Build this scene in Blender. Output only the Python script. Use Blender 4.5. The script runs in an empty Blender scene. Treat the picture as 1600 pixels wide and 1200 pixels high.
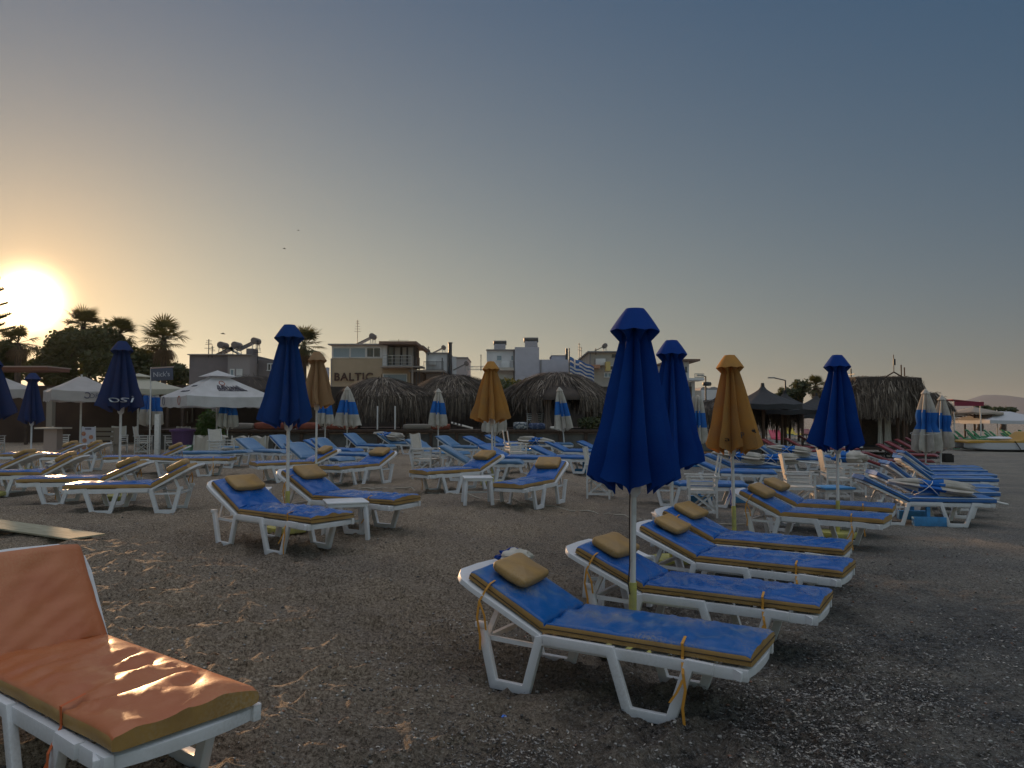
import bpy, bmesh, math, random
import numpy as np
from mathutils import Matrix, Vector, noise
R = math.radians
sc = bpy.context.scene
COL = sc.collection

# ------------------------------------------------------------------ camera
camd = bpy.data.cameras.new("Camera")
cam = bpy.data.objects.new("Camera", camd)
COL.objects.link(cam)
sc.camera = cam
camd.sensor_width = 36
camd.lens = 27
camd.clip_start = .05
camd.clip_end = 20000
CAMZ = 1.7
PITCH = R(2.29)
cam.location = (0, 0, CAMZ)
cam.rotation_euler = (math.pi / 2 + PITCH, 0, 0)

# ------------------------------------------------------------------ light
SUN_EL, SUN_AZ = 7.18, -32.31          # degrees, azimuth from +Y towards +X
SUN = Vector((math.sin(R(SUN_AZ)) * math.cos(R(SUN_EL)), math.cos(R(SUN_AZ)) * math.cos(R(SUN_EL)), math.sin(R(SUN_EL))))
world = bpy.data.worlds.new("World")
sc.world = world
world.use_nodes = True
wt = world.node_tree


def build_world():
    n = wt.nodes
    L = wt.links.new
    bg = n['Background']

    def math_(op, a, b=None, clamp=False):
        m = n.new('ShaderNodeMath'); m.operation = op; m.use_clamp = clamp
        for i, q in enumerate((a, b)):
            if q is None: continue
            if isinstance(q, (int, float)): m.inputs[i].default_value = q
            else: L(q, m.inputs[i])
        return m.outputs[0]
    tc = n.new('ShaderNodeTexCoord')
    nm = n.new('ShaderNodeVectorMath'); nm.operation = 'NORMALIZE'; L(tc.outputs['Generated'], nm.inputs[0])
    dt = n.new('ShaderNodeVectorMath'); dt.operation = 'DOT_PRODUCT'; L(nm.outputs[0], dt.inputs[0]); dt.inputs[1].default_value = SUN
    sp = n.new('ShaderNodeSeparateXYZ'); L(nm.outputs[0], sp.inputs[0])
    g = math_('MULTIPLY', math_('ARCCOSINE', math_('MINIMUM', dt.outputs['Value'], .999999)), 57.2958)
    z = math_('MAXIMUM', sp.outputs['Z'], 0.0)

    def ex(v, s): return math_('EXPONENT', math_('MULTIPLY', v, -1.0 / s))
    core = math_('EXPONENT', math_('MULTIPLY', math_('POWER', math_('DIVIDE', g, 1.42), 2.0), -1.0))
    terms = [(t, c) for t, c in SKY_TERMS(math_, ex, g, z)] + [(core, (9.0, 6.6, 3.6))]
    acc = None
    for t, c in terms:
        s = n.new('ShaderNodeVectorMath'); s.operation = 'SCALE'
        s.inputs[0].default_value = c
        if t is None: s.inputs['Scale'].default_value = 1.0
        else: L(t, s.inputs['Scale'])
        if acc is None: acc = s.outputs[0]
        else:
            a = n.new('ShaderNodeVectorMath'); a.operation = 'ADD'; L(acc, a.inputs[0]); L(s.outputs[0], a.inputs[1]); acc = a.outputs[0]
    # sky behind the viewer, brightened out of view to fill the foreground
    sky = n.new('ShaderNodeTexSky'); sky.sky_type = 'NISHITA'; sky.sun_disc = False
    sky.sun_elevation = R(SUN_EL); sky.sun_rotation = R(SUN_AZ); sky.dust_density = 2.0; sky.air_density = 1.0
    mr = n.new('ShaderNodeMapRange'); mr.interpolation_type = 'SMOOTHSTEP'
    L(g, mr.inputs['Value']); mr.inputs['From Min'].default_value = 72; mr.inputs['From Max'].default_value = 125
    mr.inputs['To Min'].default_value = 0; mr.inputs['To Max'].default_value = BACK_FILL
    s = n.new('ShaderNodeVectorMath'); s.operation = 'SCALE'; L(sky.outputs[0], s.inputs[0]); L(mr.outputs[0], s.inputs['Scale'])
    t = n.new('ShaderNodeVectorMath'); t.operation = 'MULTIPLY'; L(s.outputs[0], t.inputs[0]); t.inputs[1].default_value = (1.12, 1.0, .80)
    a = n.new('ShaderNodeVectorMath'); a.operation = 'ADD'; L(acc, a.inputs[0]); L(t.outputs[0], a.inputs[1])
    # overhead glow added above the frame, fill light for the foreground
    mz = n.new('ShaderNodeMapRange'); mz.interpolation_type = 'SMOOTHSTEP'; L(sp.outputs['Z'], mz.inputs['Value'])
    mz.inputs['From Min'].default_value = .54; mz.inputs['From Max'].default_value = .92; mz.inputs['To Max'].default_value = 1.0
    s2 = n.new('ShaderNodeVectorMath'); s2.operation = 'SCALE'; s2.inputs[0].default_value = TOP_FILL; L(mz.outputs[0], s2.inputs['Scale'])
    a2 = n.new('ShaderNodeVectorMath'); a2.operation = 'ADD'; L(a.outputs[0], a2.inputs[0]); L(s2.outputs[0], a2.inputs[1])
    L(a2.outputs[0], bg.inputs[0])
    bg.inputs[1].default_value = 1.0


BACK_FILL = 0.145
TOP_FILL = (.72, .69, .67)


def SKY_TERMS(math_, ex, g, z):
    wide = ex(g, 45.0)
    return [(None, (.0, .046, .116)), (ex(g, 4.5), (.70, .27, 0)),
            (math_('MULTIPLY', wide, ex(z, .30)), (.815, .79, .415)), (wide, (0, .018, .095)), (ex(g, 14.0), (.03, -.03, -.08)), (ex(z, .07), (.05, -.028, -.11))]


build_world()
sund = bpy.data.lights.new("Sun", 'SUN')
sund.energy = 4.7
sund.angle = R(1.1)
sund.color = (1.0, .60, .30)
sun = bpy.data.objects.new("Sun", sund)
COL.objects.link(sun)
sun.rotation_euler = SUN.to_track_quat('Z', 'Y').to_euler()
sun.location = SUN * 60

vs = sc.view_settings
vs.view_transform = 'Standard'
vs.look = 'None'
vs.exposure = 0.0
vs.gamma = 1.0
sc.render.engine = 'CYCLES'
sc.cycles.max_bounces = 5
sc.cycles.diffuse_bounces = 3
sc.cycles.glossy_bounces = 2
sc.cycles.transmission_bounces = 3
sc.cycles.transparent_max_bounces = 4
sc.cycles.sample_clamp_indirect = 4

# ------------------------------------------------------------------ ground shape
SHORE = [(-80, 16), (0, 24), (30, 34), (70, 62), (120, 104), (220, 190), (420, 360), (900, 800), (5000, 5200)]


def shore_x(y): return np.interp(y, [a for a, b in SHORE], [b for a, b in SHORE])


def gz(x, y):
    s = x - .15 * y
    t = np.clip(-s / 3, 0, 1)
    z = .25 * t * t * (3 - 2 * t)
    z = z - .012 * np.clip(s - 3, 0, 30)
    u = np.clip((x - shore_x(y) + 9) / 16, 0, 1)
    return z - 1.6 * u * u


def G(px, py, dz=0.0):
    """ground point (raised dz) seen at a photo pixel"""
    u = (px - 800) / 1200; v = (600 - py) / 1200
    d = (u, math.cos(PITCH) - v * math.sin(PITCH), math.sin(PITCH) + v * math.cos(PITCH))
    z = 0
    for _ in range(40):
        t = (z + dz - CAMZ) / d[2]
        x, y = t * d[0], t * d[1]
        z = .5 * z + .5 * float(gz(x, y))
    return x, y, float(gz(x, y))


def P(px, py, Y):
    u = (px - 800) / 1200; v = (600 - py) / 1200
    dy = math.cos(PITCH) - v * math.sin(PITCH)
    t = Y / dy
    return Vector((t * u, Y, CAMZ + t * (math.sin(PITCH) + v * math.cos(PITCH))))


def g0(x, y): return float(gz(x, y))


# ------------------------------------------------------------------ materials
MATS = {}


def mat(name, col, rough=.6, col2=None, nscale=6.0, namt=1.0, bump=0.0, bscale=40.0, spec=.5, trans=0.0, metal=0.0, detail=4.0,
        coord='Object', stretch=None, coat=0.0, nlo=.35, nhi=.65, tcol=None, bdist=.01, dust=0.0, dcol=(.30, .26, .21)):
    if name in MATS: return MATS[name]
    m = bpy.data.materials.new(name); m.use_nodes = True
    nt = m.node_tree; n = nt.nodes; L = nt.links.new
    b = n['Principled BSDF']
    b.inputs['Base Color'].default_value = (*col, 1)
    b.inputs['Roughness'].default_value = rough
    b.inputs['Metallic'].default_value = metal
    b.inputs['Specular IOR Level'].default_value = spec
    if coat: b.inputs['Coat Weight'].default_value = coat; b.inputs['Coat Roughness'].default_value = .15
    tc = n.new('ShaderNodeTexCoord'); vec = tc.outputs[coord]
    if stretch:
        mp = n.new('ShaderNodeMapping'); L(vec, mp.inputs[0]); mp.inputs['Scale'].default_value = stretch; vec = mp.outputs[0]
    if col2:
        nz = n.new('ShaderNodeTexNoise'); nz.inputs['Scale'].default_value = nscale; nz.inputs['Detail'].default_value = detail
        L(vec, nz.inputs['Vector'])
        rp = n.new('ShaderNodeValToRGB'); rp.color_ramp.elements[0].position = nlo; rp.color_ramp.elements[1].position = nhi
        rp.color_ramp.elements[0].color = (*col, 1)
        rp.color_ramp.elements[1].color = (*[a + (c - a) * namt for a, c in zip(col, col2)], 1)
        L(nz.outputs[0], rp.inputs[0]); L(rp.outputs[0], b.inputs['Base Color'])
    if bump:
        nb = n.new('ShaderNodeTexNoise'); nb.inputs['Scale'].default_value = bscale; nb.inputs['Detail'].default_value = 5
        L(vec, nb.inputs['Vector'])
        bp = n.new('ShaderNodeBump'); bp.inputs['Strength'].default_value = bump; bp.inputs['Distance'].default_value = bdist
        L(nb.outputs[0], bp.inputs['Height']); L(bp.outputs[0], b.inputs['Normal'])
    if dust:
        src = b.inputs['Base Color'].links[0].from_socket if b.inputs['Base Color'].links else None
        d1 = n.new('ShaderNodeTexNoise'); d1.inputs['Scale'].default_value = 2.6; d1.inputs['Detail'].default_value = 5; L(tc.outputs['Object'], d1.inputs['Vector'])
        d2 = n.new('ShaderNodeTexNoise'); d2.inputs['Scale'].default_value = 85; d2.inputs['Detail'].default_value = 4; L(tc.outputs['Object'], d2.inputs['Vector'])
        q1 = n.new('ShaderNodeMapRange'); L(d1.outputs[0], q1.inputs['Value']); q1.inputs['From Min'].default_value = .44; q1.inputs['From Max'].default_value = .70
        q2 = n.new('ShaderNodeMapRange'); L(d2.outputs[0], q2.inputs['Value']); q2.inputs['From Min'].default_value = .40; q2.inputs['From Max'].default_value = .62
        q3 = n.new('ShaderNodeMath'); q3.operation = 'MULTIPLY'; L(q1.outputs[0], q3.inputs[0]); L(q2.outputs[0], q3.inputs[1])
        q4 = n.new('ShaderNodeMath'); q4.operation = 'MULTIPLY'; q4.use_clamp = True; L(q3.outputs[0], q4.inputs[0]); q4.inputs[1].default_value = dust
        mx_ = n.new('ShaderNodeMix'); mx_.data_type = 'RGBA'; L(q4.outputs[0], mx_.inputs['Factor']); mx_.inputs['B'].default_value = (*dcol, 1)
        if src: L(src, mx_.inputs['A'])
        else: mx_.inputs['A'].default_value = (*col, 1)
        L(mx_.outputs['Result'], b.inputs['Base Color'])
        ad = n.new('ShaderNodeMath'); ad.operation = 'ADD'; L(q4.outputs[0], ad.inputs[0]); ad.inputs[1].default_value = rough; ad.use_clamp = True; L(ad.outputs[0], b.inputs['Roughness'])
    if trans:
        tr = n.new('ShaderNodeBsdfTranslucent'); tr.inputs[0].default_value = (*(tcol or col), 1)
        mx = n.new('ShaderNodeMixShader'); mx.inputs[0].default_value = trans
        L(b.outputs[0], mx.inputs[1]); L(tr.outputs[0], mx.inputs[2]); L(mx.outputs[0], n['Material Output'].inputs[0])
    MATS[name] = m
    return m


PLASTIC = mat('white plastic', dust=.22, dcol=(.30, .27, .23), col=(.64, .64, .66), rough=.38, col2=(.55, .54, .54), nscale=9, namt=.6, bump=.15, bscale=30, nlo=.45, nhi=.75)
BLUE = mat('blue vinyl', dust=.45, col=(.002, .075, .31), rough=.27, col2=(.008, .10, .34), nscale=5, namt=.6, bump=.22, bscale=14, bdist=.02, coat=.12, spec=.35, stretch=(1, 2.2, 1))
BLUE_D = mat('blue vinyl worn', dust=1.1, col=(.002, .085, .30), rough=.33, col2=(.13, .19, .24), nscale=6, namt=.8, bump=.25, bscale=14, bdist=.02, coat=.08, spec=.35, nlo=.54, nhi=.80)
OCHRE = mat('ochre vinyl', dust=.5, dcol=(.42, .32, .20), col=(.36, .205, .055), rough=.5, col2=(.27, .155, .055), nscale=7, namt=.8, bump=.3, bscale=20, bdist=.01)
ORANGE = mat('orange vinyl', dust=.3, dcol=(.5, .3, .16), col=(.40, .105, .028), rough=.40, col2=(.44, .14, .04), nscale=4, namt=.7, bump=.25, bscale=12, bdist=.02, coat=.12)
STRAPM = mat('ochre strap', (.55, .25, .03), .6)
STRAPB = mat('blue strap', (.02, .05, .3), .6)
BLUE2 = mat('pale blue vinyl', (.05, .14, .29), .33, (.10, .20, .33), 4, .8, bump=.3, bscale=12, bdist=.02, coat=.2)
BLUE3 = mat('deep blue vinyl', dust=.3, col=(.003, .085, .34), rough=.36, col2=(.02, .14, .38), nscale=4, namt=.8, bump=.3, bscale=12, bdist=.02, coat=.2)
PALE = mat('pale piping vinyl', (.45, .52, .60), .4)
REDV = mat('dark red vinyl', (.16, .012, .016), .35, (.24, .03, .03), 4, .8, coat=.2)
PINKV = mat('pink vinyl', (.55, .05, .10), .4)
YELV = mat('yellow vinyl', (.6, .42, .03), .4)
GRNV = mat('green vinyl', (.03, .25, .08), .4)
UBLUE = mat('blue canopy cloth', (.002, .030, .185), .75, (.004, .045, .22), 3, .8, bump=.25, bscale=60, spec=.12, trans=.04, tcol=(.01, .08, .4))
UVEIL = mat('flare veiled navy canopy cloth', (.020, .040, .12), .8, (.035, .045, .11), 3, .8, bump=.25, bscale=60, spec=.12, trans=.1, tcol=(.05, .05, .15))  # veil of lens flare mixed into the navy, for the left umbrellas
USLATE = mat('slate blue canopy cloth', (.010, .045, .17), .8, (.015, .05, .19), 3, .8, bump=.25, bscale=60, spec=.12, trans=.1, tcol=(.03, .06, .25))  # blue dulled in its colour by the same flare veil
UYEL = mat('ochre canopy cloth', dust=.6, dcol=(.24, .15, .08), col=(.45, .215, .048), rough=.8, col2=(.34, .19, .07), nscale=4, namt=.9, bump=.3, bscale=40, spec=.15, trans=.13, tcol=(.9, .30, .03))
UYEL2 = mat('tan canopy cloth', (.34, .22, .12), .8, (.28, .18, .10), 4, .9, bump=.3, bscale=40, spec=.15, trans=.25, tcol=(.7, .35, .1))
UWHITE = mat('off white canopy cloth', dust=.6, dcol=(.30, .27, .22), col=(.60, .56, .50), rough=.8, col2=(.44, .41, .36), nscale=5, namt=.9, bump=.3, bscale=40, spec=.15, trans=.25)
UMID = mat('mid blue canopy cloth', (.03, .17, .52), .8, (.03, .13, .42), 5, .9, bump=.3, bscale=40, spec=.15, trans=.2)
POLE = mat('white pole paint', (.62, .60, .58), .45, (.42, .38, .34), 12, .7, nlo=.5, nhi=.75)
YBASE = mat('yellow weathered paint', (.45, .42, .10), .7, (.30, .28, .12), 14, .9, bump=.2)
BBASE = mat('pale blue paint', (.05, .24, .50), .7, (.04, .17, .36), 14, .9)
WOODW = mat('white painted wood', (.62, .61, .60), .5, (.50, .48, .45), 14, .8)
CANVAS = mat('cream canvas', (.55, .50, .44), .85, (.48, .44, .38), 8, .8)
BROWN = mat('dark brown timber', (.045, .028, .020), .8, (.075, .045, .03), 9, .9, bump=.3)
POST = mat('log post', (.12, .07, .045), .8, (.07, .04, .03), 9, .9, bump=.3, stretch=(1, 1, .2))
THATCH = mat('dry thatch', (.17, .132, .10), .9, (.11, .085, .068), 3, .9)
THATCH2 = mat('dark thatch', (.060, .045, .036), .9, (.045, .034, .028), 3, .9)
THATCH3 = mat('pale thatch', (.31, .255, .205), .9)
BLACKC = mat('black shade cloth', (.018, .019, .022), .8, (.028, .028, .03), 6, .9, bump=.3)
DARK = mat('dark interior', (.02, .016, .014), .9)
GLASS = mat('dark window glass', (.03, .04, .05), .12)
GLASS2 = mat('pale window film', (.22, .29, .34), .25)
METAL = mat('galvanised metal', (.35, .35, .36), .4, metal=.6)
DMETAL = mat('dark painted metal', (.04, .04, .045), .5)
LEAF = mat('dark green foliage', (.035, .050, .018), .7, (.06, .07, .02), 2, .9, trans=.3, tcol=(.12, .12, .02))
LEAF2 = mat('palm foliage', (.045, .055, .018), .6, (.07, .07, .025), 2, .9, trans=.3, tcol=(.14, .12, .02))
DEADLEAF = mat('dead palm skirt', (.14, .09, .05), .9)
BARK = mat('bark', (.08, .055, .04), .9, (.05, .035, .03), 8, .9, bump=.4)


# ------------------------------------------------------------------ mesh builder
class MB:
    def __init__(s): s.v = []; s.f = []; s.m = []

    def add(s, v, f, mi=0):
        o = len(s.v); s.v += [tuple(p) for p in v]; s.f += [tuple(i + o for i in q) for q in f]; s.m += [mi] * len(f); return o

    def box(s, c, d, mi=0, rot=None):
        cx, cy, cz = c; a, b, e = d[0] / 2, d[1] / 2, d[2] / 2
        vs_ = [Vector((x * a, y * b, z * e)) for z in (-1, 1) for y in (-1, 1) for x in (-1, 1)]
        if rot is not None: vs_ = [rot @ q for q in vs_]
        s.add([(q.x + cx, q.y + cy, q.z + cz) for q in vs_], [(0, 2, 3, 1), (4, 5, 7, 6), (0, 1, 5, 4), (2, 6, 7, 3), (0, 4, 6, 2), (1, 3, 7, 5)], mi)

    def bar(s, p, q, w, h, mi=0, up=(0, 0, 1)):
        p, q = Vector(p), Vector(q); d = (q - p); l = d.length; d.normalize()
        sd = d.cross(Vector(up))
        if sd.length < 1e-4: sd = d.cross(Vector((0, 1, 0)))
        sd.normalize(); u = sd.cross(d)
        rot = Matrix((d, sd, u)).transposed()
        s.box((p + q) / 2, (l, w, h), mi, rot)

    def tube(s, pts, r, n=8, mi=0, caps=True):
        pts = [Vector(p) for p in pts]; rs = r if isinstance(r, (list, tuple)) else [r] * len(pts)
        o = len(s.v); prev = None
        for i, p in enumerate(pts):
            d = (pts[min(i + 1, len(pts) - 1)] - pts[max(i - 1, 0)]).normalized()
            if prev is None: a = d.orthogonal().normalized()
            else:
                a = prev - d * prev.dot(d)
                a = a.normalized() if a.length > 1e-5 else d.orthogonal().normalized()
            prev = a; b = d.cross(a)
            for k in range(n):
                t = 2 * math.pi * k / n
                s.v.append(tuple(p + (a * math.cos(t) + b * math.sin(t)) * rs[i]))
        for i in range(len(pts) - 1):
            for k in range(n):
                s.f.append((o + i * n + k, o + i * n + (k + 1) % n, o + (i + 1) * n + (k + 1) % n, o + (i + 1) * n + k)); s.m.append(mi)
        if caps:
            s.f.append(tuple(o + k for k in reversed(range(n)))); s.m.append(mi)
            s.f.append(tuple(o + (len(pts) - 1) * n + k for k in range(n))); s.m.append(mi)

    def prism(s, poly, y0, y1, mi=0):          # poly in x,z extruded along y
        n = len(poly)
        s.add([(x, y0, z) for x, z in poly] + [(x, y1, z) for x, z in poly],
              [tuple(range(n)), tuple(reversed(range(n, 2 * n)))] + [(i, n + i, n + (i + 1) % n, (i + 1) % n) for i in range(n)], mi)

    def ribbon(s, pts, w, y0, y1, mi=0):       # mitred band along an x,z polyline, extruded in y
        pts = [Vector(p) for p in pts]; a, b = [], []
        for i, p in enumerate(pts):
            ns = []
            if i > 0: d = (p - pts[i - 1]).normalized(); ns.append(Vector((-d.y, d.x)))
            if i < len(pts) - 1: d = (pts[i + 1] - p).normalized(); ns.append(Vector((-d.y, d.x)))
            nn = sum(ns, Vector((0, 0))).normalized(); k = min(1 / max(nn.dot(ns[0]), .3), 1.8)
            a.append(p + nn * k * w / 2); b.append(p - nn * k * w / 2)
        o = len(s.v); n = len(pts)
        for y in (y0, y1):
            s.v += [(q.x, y, q.y) for q in a] + [(q.x, y, q.y) for q in b]
        A0, B0, A1, B1 = o, o + n, o + 2 * n, o + 3 * n
        for i in range(n - 1):
            s.f += [(A0 + i, A0 + i + 1, B0 + i + 1, B0 + i), (A1 + i, B1 + i, B1 + i + 1, A1 + i + 1),
                    (A0 + i, A1 + i, A1 + i + 1, A0 + i + 1), (B0 + i, B0 + i + 1, B1 + i + 1, B1 + i)]
            s.m += [mi] * 4
        s.f += [(A0, B0, B1, A1), (A0 + n - 1, A1 + n - 1, B1 + n - 1, B0 + n - 1)]; s.m += [mi] * 2

    def grid(s, rows, mi=0, closed=False):     # rows: list of equal-length point lists
        o = len(s.v); n = len(rows[0])
        for r in rows: s.v += [tuple(p) for p in r]
        for i in range(len(rows) - 1):
            for k in range(n if closed else n - 1):
                s.f.append((o + i * n + k, o + i * n + (k + 1) % n, o + (i + 1) * n + (k + 1) % n, o + (i + 1) * n + k))
                s.m.append(mi if not callable(mi) else mi(i, k))

    def lathe(s, prof, n=16, c=(0, 0), mi=0):
        s.grid([[(c[0] + r * math.cos(2 * math.pi * k / n), c[1] + r * math.sin(2 * math.pi * k / n), z) for k in range(n)] for r, z in prof], mi, True)

    def build(s, name, mats, parent=None, bevel=0.0, smooth=None, seg=2, recalc=True):
        me = bpy.data.meshes.new(name)
        me.from_pydata(s.v, [], s.f)
        if not isinstance(mats, (list, tuple)): mats = [mats]
        for m in mats: me.materials.append(m)
        me.polygons.foreach_set('material_index', s.m)
        if bevel or recalc:
            bm = bmesh.new(); bm.from_mesh(me)
            if recalc: bmesh.ops.recalc_face_normals(bm, faces=bm.faces)
            if bevel:
                es = [e for e in bm.edges if len(e.link_faces) == 2 and e.calc_face_angle(0) > R(28)]
                bmesh.ops.bevel(bm, geom=es, offset=bevel, segments=seg, affect='EDGES', profile=.6, clamp_overlap=True)
            bm.to_mesh(me); bm.free()
        if smooth or bevel:
            me.polygons.foreach_set('use_smooth', [True] * len(me.polygons))
            me.set_sharp_from_angle(angle=R(smooth or 40))
        o = bpy.data.objects.new(name, me)
        COL.objects.link(o)
        if parent is not None: o.parent = parent
        return o


def tag(o, label=None, cat=None, group=None, kind=None):
    if label: o['label'] = label
    if cat: o['category'] = cat
    if group: o['group'] = group
    if kind: o['kind'] = kind
    return o


def thing(name, label, cat, loc=(0, 0, 0), rz=0.0, group=None):
    o = bpy.data.objects.new(name, None); COL.objects.link(o); o.empty_display_size = .3
    o.location = loc; o.rotation_euler = (0, 0, rz)
    return tag(o, label, cat, group)


KIDS = {}


def copy_tree(o, parent=None):
    c = o.copy(); COL.objects.link(c)
    c.parent = parent
    for ch in o.children: copy_tree(ch, c)
    return c


def hide_proto(): pass


class Proto:
    """first use hands out the original, later uses hand out copies of the thing and each part"""
    def __init__(s, make): s.make = make; s.o = None; s.used = False; s.kids = None

    def get(s, label, cat, group, loc, rz, rx=0.0, ry=0.0, scale=1.0):
        if s.o is None: s.o = s.make(); o = s.o
        else: o = copy_tree(s.o)
        for k in ('label', 'category', 'group'):
            if k in o: del o[k]
        tag(o, label, cat, group); o.location = loc; o.rotation_euler = (rx, ry, rz); o.scale = (scale,) * 3
        return o


# ------------------------------------------------------------------ noise tools
_rng = np.random.default_rng(7)
_LAT = _rng.random((256, 256))


def vnoise(x, y):
    xi = np.floor(x).astype(int); yi = np.floor(y).astype(int); fx = x - xi; fy = y - yi
    fx = fx * fx * (3 - 2 * fx); fy = fy * fy * (3 - 2 * fy)
    a = _LAT[xi % 256, yi % 256]; b = _LAT[(xi + 1) % 256, yi % 256]; c = _LAT[xi % 256, (yi + 1) % 256]; d = _LAT[(xi + 1) % 256, (yi + 1) % 256]
    return (a + (b - a) * fx + (c - a) * fy + (a - b - c + d) * fx * fy) * 2 - 1


def sand_h(x, y):
    d = np.hypot(x, y)
    w = np.clip(1 - (x - .15 * y - .2) / 2.4, .34, 1)         # trodden dry sand to the left, flatter to the right
    wx = x + .12 * vnoise(x * 2.1 + 9, y * 2.1); wy = y + .12 * vnoise(x * 2.1, y * 2.1 + 31)
    r1 = 1 - np.abs(vnoise(wx * 2.9, wy * 3.9)); r2 = 1 - np.abs(vnoise(wx * 6.6 + 40, wy * 8.4)); r3 = vnoise(wx * 19 + 7, wy * 21)
    h = .026 * vnoise(x * 1.1 + 3, y * 1.4) + .074 * (r1 ** 2 - .5) + .050 * (r2 ** 2 - .5) + .011 * r3
    h = h * w + .004 * vnoise(x * 31, y * 31)
    fade = np.clip(1.25 - d / 40, .25, 1)
    h = h * fade
    return np.where(d > 90, 0, h)


def gh(x, y): return float(gz(x, y) + sand_h(np.array([float(x)]), np.array([float(y)]))[0])


# ------------------------------------------------------------------ setting
def axis(lo, hi, step, growth, far):
    a = list(np.arange(lo, hi, step)); s = step; up = [hi]
    while up[-1] < far: s *= growth; up.append(up[-1] + s)
    return a + up


def sand_material():
    m = bpy.data.materials.new('beach sand and seaweed litter'); m.use_nodes = True
    nt = m.node_tree; n = nt.nodes; L = nt.links.new; b = n['Principled BSDF']
    geo = n.new('ShaderNodeNewGeometry'); pos = geo.outputs['Position']

    def noise_(scale, detail=4, rough=.6, dist=0):
        z = n.new('ShaderNodeTexNoise'); z.inputs['Scale'].default_value = scale; z.inputs['Detail'].default_value = detail
        z.inputs['Roughness'].default_value = rough; z.inputs['Distortion'].default_value = dist; L(pos, z.inputs['Vector']); return z.outputs[0]

    def ramp(v, stops):
        r = n.new('ShaderNodeValToRGB'); L(v, r.inputs[0])
        e = r.color_ramp.elements
        while len(e) < len(stops): e.new(.5)
        for i, (p, c) in enumerate(stops): e[i].position = p; e[i].color = (*c, 1)
        return r.outputs[0]

    def mth(op, a, b_, clamp=False):
        q = n.new('ShaderNodeMath'); q.operation = op; q.use_clamp = clamp
        for i, t in enumerate((a, b_)):
            if isinstance(t, (int, float)): q.inputs[i].default_value = t
            else: L(t, q.inputs[i])
        return q.outputs[0]

    def mix(f, a, b_):
        q = n.new('ShaderNodeMix'); q.data_type = 'RGBA'; L(f, q.inputs['Factor']); L(a, q.inputs['A']); L(b_, q.inputs['B']); return q.outputs['Result']
    grain = ramp(noise_(44, 8, .95), [(.40, (.03, .021, .015)), (.455, (.19, .143, .104)), (.505, (.41, .325, .24)), (.56, (.57, .46, .355)), (.61, (.82, .71, .59))])
    litter = ramp(noise_(42, 7, .9, .5), [(.42, (.008, .006, .005)), (.48, (.05, .042, .036)), (.54, (.17, .15, .135)), (.59, (.42, .40, .37)), (.64, (.62, .59, .55))])
    sp = n.new('ShaderNodeSeparateXYZ'); L(pos, sp.inputs[0])
    # s = x - .15 y : the litter lies in a drift towards the water
    s = mth('SUBTRACT', sp.outputs['X'], mth('MULTIPLY', sp.outputs['Y'], .15))
    sA = n.new('ShaderNodeMapRange'); L(s, sA.inputs['Value']); sA.inputs['From Min'].default_value = -1.9; sA.inputs['From Max'].default_value = .3; sA.interpolation_type = 'SMOOTHSTEP'
    sB = n.new('ShaderNodeMapRange'); L(s, sB.inputs['Value']); sB.inputs['From Min'].default_value = 2.2; sB.inputs['From Max'].default_value = 4.2; sB.inputs['To Min'].default_value = 1; sB.inputs['To Max'].default_value = .42; sB.interpolation_type = 'SMOOTHSTEP'
    yA = n.new('ShaderNodeMapRange'); L(sp.outputs['Y'], yA.inputs['Value']); yA.inputs['From Min'].default_value = 6; yA.inputs['From Max'].default_value = 16; yA.inputs['To Min'].default_value = 1; yA.inputs['To Max'].default_value = .5
    big = n.new('ShaderNodeMapRange'); L(noise_(1.3, 5, .65), big.inputs['Value']); big.inputs['From Min'].default_value = .36; big.inputs['From Max'].default_value = .62; big.interpolation_type = 'SMOOTHSTEP'
    k = mth('MULTIPLY', mth('MULTIPLY', sA.outputs[0], sB.outputs[0]), yA.outputs[0])
    k = mth('MULTIPLY', k, mth('ADD', mth('MULTIPLY', big.outputs[0], .65), .4), True)
    fine = n.new('ShaderNodeMapRange'); L(noise_(22, 6, .8), fine.inputs['Value']); fine.inputs['From Min'].default_value = .40; fine.inputs['From Max'].default_value = .56
    k = mth('MULTIPLY', k, mth('ADD', mth('MULTIPLY', fine.outputs[0], .7), .3), True)
    col = mix(k, grain, litter)
    patch = ramp(noise_(.6, 4), [(.35, (.82, .82, .84)), (.65, (1.10, 1.06, 1.0))])
    mm = n.new('ShaderNodeMix'); mm.data_type = 'RGBA'; mm.blend_type = 'MULTIPLY'; mm.inputs['Factor'].default_value = 1; L(col, mm.inputs['A']); L(patch, mm.inputs['B'])
    tint = n.new('ShaderNodeMix'); tint.data_type = 'RGBA'; tint.inputs['A'].default_value = (1.0, 1.0, 1.0, 1); tint.inputs['B'].default_value = (.86, .98, 1.12, 1)
    sC = n.new('ShaderNodeMapRange'); L(s, sC.inputs['Value']); sC.inputs['From Min'].default_value = -.8; sC.inputs['From Max'].default_value = 2.2; sC.interpolation_type = 'SMOOTHSTEP'; L(sC.outputs[0], tint.inputs['Factor'])
    mt = n.new('ShaderNodeMix'); mt.data_type = 'RGBA'; mt.blend_type = 'MULTIPLY'; mt.inputs['Factor'].default_value = 1; L(mm.outputs['Result'], mt.inputs['A']); L(tint.outputs['Result'], mt.inputs['B'])
    L(mt.outputs['Result'], b.inputs['Base Color'])
    b.inputs['Roughness'].default_value = .85; b.inputs['Specular IOR Level'].default_value = .25
    hsum = mth('ADD', noise_(45, 6, .8), mth('MULTIPLY', noise_(150, 3, .7), .5))
    hsum = mth('ADD', hsum, mth('MULTIPLY', noise_(9, 5, .65), 1.6))
    bp = n.new('ShaderNodeBump'); bp.inputs['Strength'].default_value = 1.0; bp.inputs['Distance'].default_value = .05
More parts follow.
